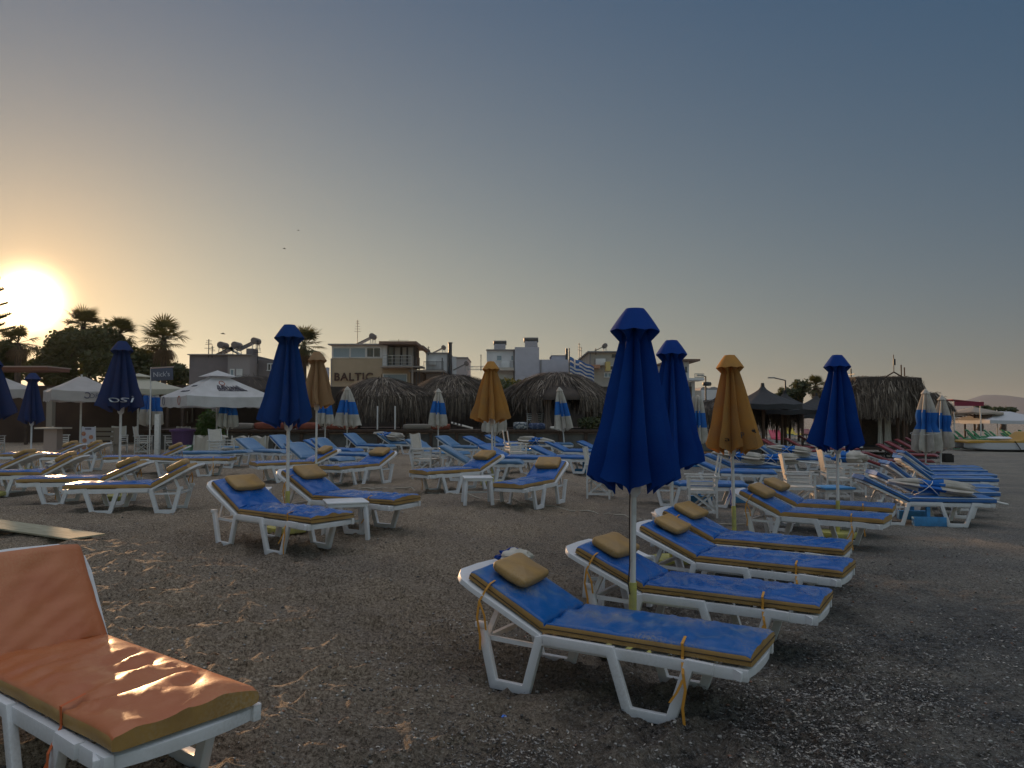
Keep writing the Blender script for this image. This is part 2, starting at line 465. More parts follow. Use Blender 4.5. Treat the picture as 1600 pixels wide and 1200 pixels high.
    L(hsum, bp.inputs['Height']); L(bp.outputs[0], b.inputs['Normal'])
    return m


def make_ground():
    xp = axis(0, 3.8, .025, 1.035, 5600); xs = np.array([-a for a in reversed(xp[1:])] + xp)
    yp = axis(2.0, 6.6, .025, 1.028, 6300); yn = axis(0, .4, .2, 1.25, 900)
    ys = np.array([2.0 - a for a in reversed(yn[1:])] + yp)
    X, Y = np.meshgrid(xs, ys)
    Z = gz(X, Y) + sand_h(X, Y)
    n, k = len(ys), len(xs)
    v = np.stack([X, Y, Z], -1).reshape(-1, 3)
    i = np.arange((n - 1) * k).reshape(n - 1, k)[:, :-1].ravel()
    f = np.stack([i, i + 1, i + k + 1, i + k], 1)
    me = bpy.data.meshes.new('beach')
    me.vertices.add(len(v)); me.vertices.foreach_set('co', v.ravel())
    me.loops.add(f.size); me.loops.foreach_set('vertex_index', f.ravel())
    me.polygons.add(len(f)); me.polygons.foreach_set('loop_start', np.arange(0, f.size, 4)); me.polygons.foreach_set('use_smooth', np.ones(len(f), bool))
    me.update(calc_edges=True); me.materials.append(sand_material())
    o = bpy.data.objects.new('beach', me); COL.objects.link(o); tag(o, kind='structure')


make_ground()


def make_water():
    m = mat('sea water', (.03, .06, .08), .12, bump=.5, bscale=1.5, coord='Object', bdist=.1)
    b = MB()
    pts = [(y, x) for y, x in SHORE]
    inner = [(x - 6, y, -.55) for y, x in pts]; outer = [(6400, y, -.55) for y, x in pts]
    inner[-1] = (5200, 6900, -.55); outer[-1] = (6400, 6900, -.55)
    b.grid([inner, outer]); o = b.build('sea', m); tag(o, kind='structure')


make_water()


def make_hills():
    m = mat('bare rocky hillside', (.06, .07, .10), .95, (.045, .05, .07), .004, 1.0)
    b = MB()
    prof = [(1380, 647), (1440, 645), (1478, 642), (1500, 640), (1512, 632), (1520, 624.5), (1530, 619), (1537, 617), (1546, 619), (1556, 622.5), (1568, 626), (1580, 624), (1592, 623), (1606, 620), (1630, 613), (1660, 607), (1700, 604), (1760, 612), (1840, 622), (1900, 640)]
    D = 4600
    rows = []
    xs = np.linspace(1380, 1900, 150)
    tops = np.interp(xs, [a for a, _ in prof], [c for _, c in prof])
    for j, t in enumerate(np.linspace(0, 1, 9)):
        row = []
        for px, ty in zip(xs, tops):
            q = P(px, ty, D)
            hz = max(q.z, 1) * (math.sin(t * math.pi / 2) ** 1.1) * (1 + .0)
            nz = noise.noise(Vector((px * .03, t * 4, 0))) * 18 * math.sin(t * math.pi)
            row.append((q.x, D - 900 * (1 - t) + nz * 4, hz + nz - 3 * (1 - t)))
        rows.append(row)
    rows.append([(x, D + 700, -4) for x, y, z in rows[-1]])
    b.grid(rows); o = b.build('hills', m, smooth=60); tag(o, kind='structure')


make_hills()


# ------------------------------------------------------------------ litter on the sand (uncountable)
def make_litter():
    rng = np.random.default_rng(11)

    def scatter(N, smin, soft, y0, y1, sref):
        y = y0 * (y1 / y0) ** rng.random(N * 3)
        x = (rng.random(N * 3) * 2 - 1) * (.78 * y + .4)
        s = x - .15 * y
        keep = rng.random(N * 3) < np.clip((s - smin) / soft, .06, 1) * np.clip(.35 + 1.2 * vnoise(x * 1.3 + 5, y * 1.3), .12, 1) * np.where(s > 2.6, .45, 1)
        x, y = x[keep][:N], y[keep][:N]
        return x, y

    def flakes(name, mats, x, y, lmin, lmax, wr):
        n = len(x); a = rng.random(n) * 2 * np.pi; l = lmin + (lmax - lmin) * rng.random(n) ** 2; w = l * wr * (.5 + rng.random(n))
        z = gz(x, y) + sand_h(x, y); ca, sa = np.cos(a), np.sin(a)
        t0 = (rng.random(n) - .3) * l * .5; t1 = (rng.random(n) - .3) * l * .5; mid = rng.random(n) * l * .35
        co = []
        for u, h in ((-1, t0), (0, mid), (1, t1)):
            for q in (-1, 1):
                co.append(np.stack([x + ca * u * l / 2 - sa * q * w / 2, y + sa * u * l / 2 + ca * q * w / 2, z + .003 + np.abs(h) + q * w * .15], 1))
        v = np.stack(co, 1).reshape(-1, 3); b0 = np.arange(n)[:, None] * 6
        f = np.concatenate([b0 + [0, 1, 3, 2], b0 + [2, 3, 5, 4]], 1).reshape(-1, 4)
        me = bpy.data.meshes.new(name); me.vertices.add(len(v)); me.vertices.foreach_set('co', v.ravel())
        me.loops.add(f.size); me.loops.foreach_set('vertex_index', f.ravel().astype(np.int32))
        me.polygons.add(len(f)); me.polygons.foreach_set('loop_start', np.arange(0, f.size, 4))
        for m in mats: me.materials.append(m)
        mi = np.repeat(rng.choice(len(mats), n, p=[.33, .25, .31, .11][:len(mats)]), 2); me.polygons.foreach_set('material_index', mi)
        me.update(calc_edges=True)
        o = bpy.data.objects.new(name, me); COL.objects.link(o); return o
    m1 = mat('dark seaweed', (.018, .014, .012), .8); m2 = mat('brown seaweed', (.05, .035, .026), .85)
    m3 = mat('grey dry seaweed', (.24, .225, .21), .85); m4 = mat('bleached reed bits', (.38, .34, .29), .8)
    x, y = scatter(170000, -2.1, 2.8, 2.25, 10.5, 1)
    tag(flakes('seaweed_litter', [m1, m2, m3, m4], x, y, .005, .024, .32), 'dark dry seaweed scraps strewn over the sand', 'seaweed', kind='stuff')
    # pebbles
    n = 15000
    y = 2.2 * (14 / 2.2) ** rng.random(n); x = (rng.random(n) * 2 - 1) * (.78 * y + .4)
    r = .003 + .011 * rng.random(n) ** 5; z = gz(x, y) + sand_h(x, y)
    ico = bmesh.new(); bmesh.ops.create_icosphere(ico, subdivisions=1, radius=1)
    iv = np.array([v.co[:] for v in ico.verts]); fi = np.array([[v.index for v in f.verts] for f in ico.faces]); ico.free()
    sc3 = np.stack([r * (.7 + .6 * rng.random(n)), r * (.7 + .6 * rng.random(n)), r * .7], 1)
    v = (iv[None] * sc3[:, None]) + np.stack([x, y, z + r * .3], 1)[:, None]
    f = fi[None] + (np.arange(n) * len(iv))[:, None, None]
    me = bpy.data.meshes.new('pebbles'); v = v.reshape(-1, 3); f = f.reshape(-1, 3)
    me.vertices.add(len(v)); me.vertices.foreach_set('co', v.ravel()); me.loops.add(f.size); me.loops.foreach_set('vertex_index', f.ravel().astype(np.int32))
    me.polygons.add(len(f)); me.polygons.foreach_set('loop_start', np.arange(0, f.size, 3)); me.polygons.foreach_set('use_smooth', np.ones(len(f), bool))
    me.materials.append(mat('grey pebble', (.20, .185, .165), .7, (.36, .34, .31), 3, 1, coord='Object'))
    me.materials.append(mat('reddish pebble', (.22, .11, .07), .7)); me.materials.append(mat('dark pebble', (.06, .055, .05), .6))
    me.polygons.foreach_set('material_index', np.repeat(rng.choice(3, n, p=[.6, .12, .28]), len(fi)))
    me.update(calc_edges=True); o = bpy.data.objects.new('pebbles', me); COL.objects.link(o)
    tag(o, 'small pebbles scattered over the beach sand', 'pebbles', kind='stuff')


make_litter()
# ------------------------------------------------------------------ sun loungers
def cushion_path(alpha, back=.61, seat=1.25, hi=False):
    ca, sa = math.cos(alpha), math.sin(alpha)
    st = []
    na, nb = (26, 44) if hi else (12, 22)
    for i in range(na + 1): u = back * (1 - i / na); st.append((-u * ca, u * sa, sa, ca, u / back, 0))
    if back: st[-1] = (0, 0, math.sin(alpha / 2), math.cos(alpha / 2), 0, 1)
    for i in range(1, nb + 1): u = seat * i / nb; st.append((u, 0, 0, 1, 0, 0))
    return st


def mattress(alpha, mats, seed, amp=1.0, hw=.278, th=.078, z0=.372, roundend=False, hi=False, fan=1.0, back=.61):
    """one folded vinyl pad: material 0 on top, 1 round the sides"""
    b = MB(); rows = []
    st = cushion_path(alpha, back=back, hi=hi)
    ny = 24 if hi else 12; kh = 26 if hi else 12
    top = [(-1 + 2 * i / (ny - 1)) for i in range(ny)]
    for k, (x, z, nx, nz, bk, hinge) in enumerate(st):
        endk = min(k, len(st) - 1 - k); e = (0, .75, 1)[min(endk, 2)] if roundend else (.82, 1, 1)[min(endk, 2)]
        w = hw * (1 if not roundend else (.86, .97, 1)[min(endk, 2)])
        t = th * (.72 if hinge else 1) * e
        ring = []
        for q in (-.92, 0, .92): ring.append((q * w, 0.0))
        wob = .006 * noise.noise(Vector((x * 5, seed, 1)))
        for h in (.12, .5, .86): ring.append((w + .006 * math.sin(h * 3.1) + wob + .004 * noise.noise(Vector((x * 16, h * 3, seed))), t * h))
        for q in reversed(top):
            yy = q * w * .985
            puff = .016 * (1 - abs(q) ** 3)
            wr = 0
            s_ = x if k > kh else -bk * back
            v1 = noise.noise(Vector((s_ * 2.2 + seed, yy * 3.0, seed * 3)))
            v2 = 1 - abs(noise.noise(Vector((s_ * 7.5 + yy * 5 * (1 if seed % 2 else -1), yy * 2.2 - s_, seed * 1.7))) * 2)
            v3 = noise.noise(Vector((s_ * 15, yy * 9 + seed, 4)))
            wr = amp * (.014 * v1 + .017 * (v2 - .5) + .005 * v3)
            if hi:
                for sy in (-1, 1):      # folds fanning out from the tied strap
                    dx, dy = s_ - .88, yy - sy * hw; dd = math.hypot(dx, dy) + .02; an = math.atan2(dy * sy, dx)
                    wr += amp * fan * .013 * math.sin(an * 7 + seed + sy) * math.exp(-dd / .26) * min(1, dd / .06)
                wr -= .014 * math.exp(-((s_ - .88) / .035) ** 2) * abs(q) ** 3
                wr += amp * .009 * (1 - abs(noise.noise(Vector((s_ * 13 + yy * 4, yy * 5, seed * 2.3)))) * 2.4)
            near = math.exp(-abs(s_) / .14); wr -= .018 * near * (1 if k != kh else 1.2)
            if bk > .05: wr *= .45
            wr *= (1 - abs(q) ** 6)
            ring.append((yy, t + (puff + wr) * e))
        for h in (.86, .5, .12): ring.append((-w - .006 * math.sin(h * 3.1) + wob, t * h))
        rows.append([(x + nx * h, y, z0 + z + nz * h) for y, h in ring])
    n = len(rows[0])

    def mi(i, k): return 0 if 5 <= k < 5 + ny + 1 else 1
    b.grid(rows, mi, True)
    for r, rev in ((rows[0], False), (rows[-1], True)):
        o = len(b.v); b.v += [tuple(p) for p in r]; c = Vector((0, 0, 0))
        # end face as strips between bottom and top points
        bot = [o + 0, o + 1, o + 2]; tp = [o + 6 + i for i in range(ny)]
        b.f.append(tuple([o + 2, o + 3, o + 4, o + 5] + tp + [o + 6 + ny, o + 7 + ny, o + 8 + ny, o + 0, o + 1])); b.m.append(1)
    return b


def piping(alpha, z0=.372, th=.040, hw=.2855, r=.005, back=.61):
    b = MB(); ca, sa = math.cos(alpha), math.sin(alpha)
    for s in (-1, 1):
        pts = [(-back * ca + sa * th, s * hw, z0 + back * sa + ca * th), (-.03 * ca + sa * th * .9, s * hw, z0 + ca * th * .9), (.05, s * hw, z0 + th), (1.25, s * hw, z0 + th)]
        b.tube(pts, r, 5)
    b.tube([(1.252, -hw, z0 + th), (1.252, hw, z0 + th)], r, 5)
    return b


def pillow_mesh(seed, lx=.27, ly=.41, lz=.088):
    b = MB(); rows = []; nu, nv = 18, 12
    for i in range(nv + 1):
        ph = -math.pi / 2 + math.pi * i / nv; row = []
        for k in range(nu * 2):
            t = math.pi * k / nu
            c, s_ = math.cos(t), math.sin(t)
            ex = .22
            x = math.copysign(abs(c) ** ex, c); y = math.copysign(abs(s_) ** ex, s_)
            rr = math.cos(ph) ** .24 if i not in (0, nv) else 0.0
            px, py = x * rr * lx / 2, y * rr * ly / 2
            pz = math.copysign(abs(math.sin(ph)) ** .60, math.sin(ph)) * lz / 2 * (1 - .22 * (abs(x) * rr) ** 4 - .15 * (abs(y) * rr) ** 4)
            d = noise.noise(Vector((px * 9, py * 7, seed))) * .005 + noise.noise(Vector((px * 26, py * 14, seed + pz * 20))) * .004
            row.append((px + d, py + d * .5, pz + d + .014 * (abs(x * y) * rr * rr) ** 2))
        rows.append(row)
    b.grid(rows, 0, True)
    return b


def strap(pts, w, seed=0):
    b = MB(); a = []
    for i, p in enumerate(pts):
        p = Vector(p); d = Vector(pts[min(i + 1, len(pts) - 1)]) - Vector(pts[max(i - 1, 0)])
        s_ = Vector((1, 0, 0)) if abs(d.normalized().x) < .8 else Vector((0, 0, 1))
        a.append((p - s_ * w / 2, p + s_ * w / 2))
    rows = [[q[0] for q in a], [q[1] for q in a], [q[1] + Vector((0, .002, 0)) for q in a], [q[0] + Vector((0, .002, 0)) for q in a]]
    b.grid(rows + [rows[0]])
    return b


def lounger_proto(alpha, mats, seed=1, kind='A', pillow=True, straps=0, amp=1.0, near=False, pil_rot=.0, strapm=None, frame=None, over=0.0, fan=1.0, back=None, mhw=None, plate=None, th=.070, plateL=.735):
    back = back or (.61 if kind == 'A' else .755); mhw = mhw or (.278 if kind == 'A' else .315); plate = plate or (.338 if kind == 'A' else .318)
    F = frame or PLASTIC

    def make():
        o = thing('sun_lounger', None, None)
        ca, sa = math.cos(alpha), math.sin(alpha)
        bev = .007 if near else 0
        # seat frame: side rails, bowed foot end, slats
        b = MB()
        for s in (-1, 1): b.box((.60, s * .285, .332), (1.28, .036, .064))
        ring = []
        for j in range(9):
            q = -1 + j / 4; ring.append((1.205 + .045 * (1 - abs(q) ** 2.6), q * .325))
        rows = [[(x, y, .305 + (.0)) for x, y in ring], [(x + .004, y, .352) for x, y in ring], [(x - .045, y * .93, .364) for x, y in ring], [(x - .05, y * .93, .31) for x, y in ring]]
        b.grid(rows + [rows[0]])
        for q in (0, -1):
            b.add([r[q] for r in rows], [(0, 1, 2, 3)])
        for j in range(9): b.box((.08 + j * .13, 0, .350), (.085, .54, .014))
        b.box((-.005, 0, .335), (.05, .60, .045))
        b.build('seat_frame', F, o, bevel=bev)
        for s in (-1, 1):
            y0, y1 = (s * .325, s * .283) if s > 0 else (s * .283, s * .325)
            y0, y1 = min(y0, y1) + (.004 if s < 0 else 0), max(y0, y1) + (.004 if s > 0 else 0)
            b = MB(); b.ribbon([(.03, .343), (-.01, .335), (-.10, .022), (-.335, .022), (-.425, .375)], .058, y0, y1); b.box((-.43, (y0 + y1) / 2, .375), (.07, .052, .036))
            b.build('leg', F, o, bevel=bev)
            b = MB(); b.ribbon([(.01, .345), (.46, .345), (.565, .022), (.815, .022), (.925, .345), (1.06, .340)], .058, y0, y1)
            b.build('leg', F, o, bevel=bev)
        # backrest
        b = MB(); L = plateL; hw = plate

        def bk(u, y, h): return (-u * ca + sa * h, y, .352 + u * sa + ca * h)
        outer = [(0, hw - .03), (L - .18, hw - .01), (L - .09, hw - .02), (L - .04, hw - .06), (L, hw - .13), (L + .008, 0)]
        outer = outer + [(u, -y) for u, y in reversed(outer[:-1])]
        inner = [(.03, .24), (L - .23, .25), (L - .16, .24), (L - .13, .20), (L - .12, .14), (L - .118, 0)]; inner = inner + [(u, -y) for u, y in reversed(inner[:-1])]
        rows = [[bk(u, y, -.018) for u, y in outer], [bk(u, y, .014) for u, y in outer], [bk(u, y, .014) for u, y in inner], [bk(u, y, -.018) for u, y in inner]]
        b.grid(rows + [rows[0]])
        for j in range(6):
            u = .09 + j * .09 * L / .735; b.add([bk(u - .03, -.26, -.006), bk(u + .03, -.26, -.006), bk(u + .03, .26, -.006), bk(u - .03, .26, -.006), bk(u - .03, -.26, .008), bk(u + .03, -.26, .008), bk(u + .03, .26, .008), bk(u - .03, .26, .008)],
                                     [(0, 1, 2, 3), (4, 7, 6, 5), (0, 4, 5, 1), (1, 5, 6, 2), (2, 6, 7, 3), (3, 7, 4, 0)])
        b.build('backrest', F, o, bevel=bev * .8)
        b = MB()
        if alpha > .15:
            for s in (-1, 1): b.bar((-.42, s * .235, .300), bk(.36, s * .235, -.02), .03, .034)
            b.bar((-.40, -.29, .29), (-.40, .29, .29), .03, .03)
            b.bar((-.41, .262, .29), (-.02, .262, .285), .02, .028); b.bar((-.41, -.262, .29), (-.02, -.262, .285), .02, .028)
        else:
            b.bar((-.41, -.29, .315), (-.41, .29, .315), .035, .035)
            for s in (-1, 1): b.bar((-.41, s * .25, .315), (-.02, s * .25, .315), .03, .03)
        b.build('support_bar', F, o)
        ms = mattress(alpha, mats, seed, amp, roundend=(kind == 'B'), hi=near and kind == 'A', fan=fan, hw=mhw, back=back, th=th)
        mo = ms.build('mattress', mats[:2], o, smooth=62)
        if (near and mats[0] is not ORANGE) or kind == 'S':
            piping(alpha, r=.0035 if kind != 'S' else .007, th=.036 if kind != 'S' else .066, hw=mhw + .0075, back=back).build('piping', mats[2] if len(mats) > 2 else mats[0], mo, smooth=80)
        if pillow:
            pb = pillow_mesh(seed) if near else pillow_mesh(seed, .30, .44, .12); po = pb.build('pillow', OCHRE, o, smooth=60)
            u = .425 + over
            po.location = (-u * ca + sa * .123, .02, .372 + u * sa + ca * .123)
            po.rotation_euler = (0, alpha, pil_rot)
        sm = strapm or STRAPM
        if straps & 1:
            x = .88
            strap([(x, -.287, .375), (x + .004, -.290, .41), (x, -.290, .448), (x - .01, -.20, .466)][::-1] + [(x + .02, -.338, .30), (x + .035, -.345, .22), (x + .02, -.35, .12), (x + .03, -.352, .03)], .016).build('strap', sm, mo)
            strap([(x + .02, -.34, .27), (x - .01, -.352, .20), (x - .05, -.36, .14)], .015).build('strap', sm, mo)
        if straps & 2:
            q = bk(.46, -.312, .05); q2 = bk(.46, -.335, -.03)
            strap([bk(.46, -.24, .105), bk(.46, -.290, .09), q, q2, (q2[0] - .01, -.345, q2[2] - .10), (q2[0] + .015, -.345, q2[2] - .22), (q2[0] + .01, -.342, q2[2] - .30)], .016).build('strap', sm, mo)
            strap([q2, (q2[0] + .05, -.352, q2[2] - .08), (q2[0] + .06, -.35, q2[2] - .17)], .014).build('strap', sm, mo)
        return o
    return Proto(make)


A = math.radians
SEAM = mat('dark seam', (.05, .03, .015), .8)
TWO = (BLUE, OCHRE, SEAM)
PR = {
    'L1': lounger_proto(A(26), (BLUE_D, OCHRE, SEAM), 1, near=True, straps=3, pil_rot=.10),
    'L2': lounger_proto(A(23), TWO, 5, near=True, straps=3, pil_rot=-.05),
    'L3': lounger_proto(A(23), TWO, 8, near=True, straps=1, pil_rot=.06),
    'L4': lounger_proto(A(25), TWO, 12, near=True, pil_rot=-.08, straps=2),
    'E1': lounger_proto(A(52), (ORANGE, OCHRE, OCHRE), 3, near=True, back=.55, plateL=.61, th=.062, straps=1, pillow=False, amp=1.0, fan=1.7, strapm=mat('orange red strap', (.5, .10, .02), .6)),
    'M1': lounger_proto(A(28), TWO, 17, near=True, straps=1, amp=1.6, pil_rot=.05),
    'M2': lounger_proto(A(30), TWO, 20, near=True, straps=3, amp=1.2, pil_rot=-.1),
    'A': lounger_proto(A(25), TWO, 24, straps=3),
    'A2': lounger_proto(A(29), TWO, 27, straps=2, pil_rot=.12, amp=1.4),
    'A3': lounger_proto(A(24), TWO, 31, straps=1, pil_rot=-.1),
    'AF': lounger_proto(A(3), TWO, 33, pillow=False, straps=1),
    'B': lounger_proto(A(30), (BLUE2, BLUE2), 40, 'B', pillow=False),
    'B2': lounger_proto(A(24), (BLUE3, BLUE3), 43, 'B', pillow=False, amp=1.3),
    'B3': lounger_proto(A(36), (BLUE2, BLUE3), 46, 'B', pillow=False),
    'BF': lounger_proto(A(3), (BLUE2, BLUE2), 47, 'B', pillow=False),
    'BF3': lounger_proto(A(14), (BLUE3, BLUE3), 48, 'B', pillow=False, straps=1, strapm=STRAPB),
    'S': lounger_proto(A(26), (BLUE3, BLUE3, PALE), 50, 'S', pillow=False, near=True),
    'S2': lounger_proto(A(38), (BLUE3, BLUE3, PALE), 53, 'S', pillow=False, near=True),
    'R': lounger_proto(A(30), (REDV, REDV), 60, 'B', pillow=False, frame=mat('dark lounger frame', (.05, .045, .045), .6)),
    'RL': lounger_proto(A(20), (REDV, REDV), 63, 'B', pillow=False),
    'P': lounger_proto(A(45), (PINKV, PINKV), 66, 'B', pillow=False),
    'G': lounger_proto(A(46), (mat('green striped cloth', (.03, .14, .06), .7, (.42, .46, .38), 3, 1, stretch=(.02, 4, .02), nlo=.48, nhi=.52), GRNV, PALE), 70, 'B', pillow=False, frame=mat('mint plastic', (.22, .42, .28), .5)),
    'Y': lounger_proto(A(40), (YELV, GRNV), 73, 'B', pillow=False),
}
GRB = 'blue and ochre sun loungers set out in pairs'
GRP = 'plain blue sun loungers in rows before the terrace'
GRS = 'blue sun loungers with pale stripes by the water side'
LOUNGERS = [
    ('L1', .33, 4.98, -31, 'L1', GRB, 'nearest blue and ochre lounger, gritty sand smeared on its foot end, front right'),
    ('L2', 1.12, 6.05, -31, 'L2', GRB, 'second blue and ochre lounger from the front, beside the pole of the biggest umbrella'),
    ('L3', 1.83, 7.28, -34, 'L3', GRB, 'third blue and ochre lounger from the front, its foot end level with the second one'),
    ('L4', 2.22, 8.21, -32, 'L4', GRB, 'fourth blue and ochre lounger from the front, pale sky sheen on its seat'),
    ('L5', 3.70, 10.42, -36, 'A', GRB, 'blue and ochre lounger by the ochre umbrella pole, yellow slab beneath'),
    ('L6', 4.26, 11.41, -31, 'A3', GRB, 'blue and ochre lounger right behind the pole of the far right blue umbrella'),
    ('E1', -2.16, 3.58, -37, 'E1', None, 'orange vinyl lounger with ochre sides, cut off at the bottom left corner'),
    ('M1', -2.85, 8.74, -37, 'M1', GRB, 'blue and ochre lounger with heavily wrinkled seat, nearest in the left middle'),
    ('M2', -2.38, 9.93, -27, 'M2', GRB, 'blue and ochre lounger behind the white table, left of centre'),
    ('M3', -3.10, 16.70, -118, 'A3', GRB, 'blue and ochre lounger facing the camera, behind the striped closed umbrella pole'),
    ('M4', -.80, 15.00, -138, 'A', GRB, 'blue and ochre lounger behind the small white table at the centre'),
    ('M5', .49, 13.57, -117, 'A2', GRB, 'blue and ochre lounger with a dangling blue strap, right of the central ochre umbrella'),
    ('M6', -4.55, 17.3, -145, 'A', GRB, 'blue and ochre lounger behind the tall blue umbrella pole, facing left'),
    ('N1', -5.45, 11.85, -173, 'A2', GRB, 'blue and ochre lounger nearest the plywood walkway, striped light on its pillow'),
    ('N2', -6.70, 12.75, -170, 'A', GRB, 'blue and ochre lounger crossed by the pole of the hazy blue umbrella on the left'),
    ('N3', -8.60, 14.30, -172, 'A2', GRB, 'blue and ochre lounger with a crumpled cloth on the seat, second row left'),
    ('N4', -10.40, 15.90, -175, 'A', GRB, 'blue and ochre lounger cut by the left picture edge'),
    ('N5', -12.0, 20.3, -170, 'A', GRB, 'back row blue and ochre lounger, left one of the two before the beach bar'),
    ('N6', -11.1, 19.9, -172, 'A2', GRB, 'back row blue and ochre lounger, right one of the two beside the menu board'),
    ('N7', -8.70, 19.1, -165, 'A', GRB, 'blue and ochre lounger in front of the purple bin'),
    ('N8', -7.89, 18.3, 2, 'AF', GRB, 'blue and ochre lounger lying flat, its foot end towards the centre'),
    ('B1', -7.38, 22.4, -28, 'B', GRP, 'dusty blue lounger with raised back in front of the canvas windbreaks'),
    ('B2', -7.95, 21.2, -178, 'BF', GRP, 'dusty blue lounger lying flat in front of the canvas windbreaks'),
    ('B3', -7.0, 24.2, -30, 'B3', GRP, 'blue lounger with raised back just right of the canvas windbreaks'),
    ('B4', -4.95, 18.9, -32, 'B', GRP, 'pale blue lounger directly behind the tall blue umbrella pole'),
    ('B5', -4.70, 20.4, -24, 'B3', GRP, 'pale blue lounger behind the ochre pillow next to the tan umbrella pole'),
    ('B5b', -5.7, 23.6, -28, 'B2', GRP, 'blue lounger behind the pole of the tan umbrella, back row'),
    ('B6', -5.26, 27.0, -25, 'B3', GRP, 'slate blue lounger beside the pole of the nearer striped umbrella'),
    ('B7', -4.35, 28.6, -25, 'B', GRP, 'blue lounger under a folded striped umbrella, left of centre'),
    ('B8', -2.37, 21.9, -30, 'B', GRP, 'pale blue lounger left of the director chair'),
    ('B9', -1.85, 25.4, -30, 'B', GRP, 'pale blue lounger showing behind the cloth of the director chair'),
    ('B10', -.98, 17.3, -6, 'B', GRP, 'blue lounger behind the central ochre pillow, foot end beside the ochre umbrella'),
    ('B11', -.16, 19.5, -22, 'B2', GRP, 'blue lounger left of the central ochre umbrella'),
    ('B12', -1.00, 26.6, -24, 'B2', GRP, 'deep blue lounger close to the terrace wall, left of the ochre umbrella'),
    ('B13', -.30, 28.4, -24, 'B2', GRP, 'deep blue lounger partly behind the ochre umbrella, at the terrace wall'),
    ('B14', 1.18, 20.9, -16, 'B2', GRP, 'deep blue lounger with a blue side table at its head'),
    ('B15', 1.75, 24.6, -20, 'B2', GRP, 'deep blue lounger with a folded umbrella on it beside the leaning pole'),
    ('B16', 3.05, 27.8, -24, 'B2', GRP, 'deep blue lounger at the terrace, just left of the biggest umbrella'),
    ('B17', 1.0, 28.2, -8, 'BF', GRP, 'flat blue lounger far back, below the woven terrace cushions'),
    ('B18', 3.16, 14.55, -11, 'BF3', GRP, 'long deep blue lounger nearest behind the two big blue umbrellas'),
    ('B19', 4.80, 17.8, -16, 'B2', GRP, 'deep blue lounger with a rolled towel, second behind the big umbrellas'),
    ('B20', 5.60, 19.6, -18, 'B2', GRP, 'deep blue lounger heaped with folded umbrellas behind the ochre umbrella'),
    ('B21', 8.10, 23.4, -24, 'B3', GRP, 'blue lounger under folded umbrellas, behind the director chair on the right'),
    ('B22', 8.95, 24.8, -24, 'B2', GRP, 'furthest deep blue lounger beside the dark red ones'),
    ('R1', 6.22, 12.30, -9, 'S', GRS, 'blue striped lounger carrying a folded white umbrella, nearest on the right'),
    ('R2', 6.88, 13.25, -9, 'S', GRS, 'blue striped lounger, second from the front at the right'),
    ('R3', 7.52, 14.30, -9, 'S2', GRS, 'blue striped lounger, third from the front at the right'),
    ('R4', 8.72, 16.2, -10, 'S2', GRS, 'blue striped lounger under the pair of tied up umbrellas, the nearer one'),
    ('R5', 9.38, 17.3, -10, 'S', GRS, 'blue striped lounger under the pair of tied up umbrellas, the farther one'),
    ('R6', 10.1, 18.8, -10, 'S2', GRS, 'blue striped lounger, second from last of the right hand row'),
    ('R7', 10.65, 19.9, -10, 'S', GRS, 'blue striped lounger, last and smallest of the right hand row'),
]
LP = {}
for key, x, y, a, pr, grp, lab in LOUNGERS:
    ca_, sa_ = math.cos(R(a)), math.sin(R(a))
    hs = [gh(x + u * ca_ - v * sa_, y + u * sa_ + v * ca_) for u in (-.2, .7) for v in (-.3, .3)]
    o = PR[pr].get(lab, 'sun lounger', grp, (x, y, sum(hs) / 4 - .002), R(a))
    LP[key] = o

# red, pink, green loungers further along the beach
RG = 'dark red sun loungers around the black parasols'
reds = [((1231, 706), -14, 'RL', 'dark red lounger nearest the camera in the left red group'), ((1216, 702), -30, 'R', 'dark red lounger right beside the ochre umbrella hem'),
        ((1252, 700), -25, 'R', 'dark red lounger with steep back below the black parasol'), ((1290, 703), -14, 'RL', 'dark red lounger with low back left of the blue umbrella'),
        ((1268, 693), -20, 'R', 'dark red lounger behind the steep backed one, left group'), ((1300, 697), -12, 'RL', 'dark red lounger just behind the far right blue umbrella'),
        ((1385, 722), -12, 'RL', 'bright red lounger in front of the thatched pavilion'), ((1372, 729), -8, 'RL', 'bright red lounger beside the chair heaped with cloth'),
        ((1402, 712), -35, 'R', 'dark red lounger below the thatched pavilion, first of the close row'), ((1412, 706), -35, 'R', 'dark red lounger below the thatched pavilion, second of the close row'),
        ((1424, 701), -35, 'R', 'dark red lounger below the thatched pavilion, third of the close row'), ((1436, 697), -35, 'R', 'dark red lounger beside the striped tied umbrellas')]
for (p, a, pr, lab) in reds:
    x, y, z = G(*p, .36); PR[pr].get(lab, 'sun lounger', RG, (x, y, z), R(a))
for (p, a, pr, lab) in [((1214, 687), -88, 'P', 'pink lounger seen from its foot between the brown posts'), ((1236, 679), -88, 'Y', 'yellow and green lounger behind the pink one'),
                        ((1262, 679), -88, 'R', 'small bright red lounger beside the yellow one')]:
    x, y, z = G(*p, .36); PR[pr].get(lab, 'sun lounger', 'bright loungers seen between the posts', (x, y, z), R(a))
GG = 'green striped sun loungers near the pedal boat'
k = 0
for row, (y0, n, x0, dx) in enumerate([(42, 8, 24.5, 1.15), (48, 8, 28.2, 1.3), (55, 7, 33, 1.5)]):
    for i in range(n):
        x = x0 + i * dx; y = y0 + .35 * i
        PR['G'].get('green striped lounger, %s in the %s row behind the pedal boat' % (('leftmost', 'second from left', 'third from left', 'fourth from left', 'fifth from left', 'sixth from left', 'seventh from left', 'rightmost')[i], ('front', 'middle', 'back')[row]), 'sun lounger', GG, (x, y, g0(x, y)), R(-28 + 6 * math.sin(i * 2.3 + row)))


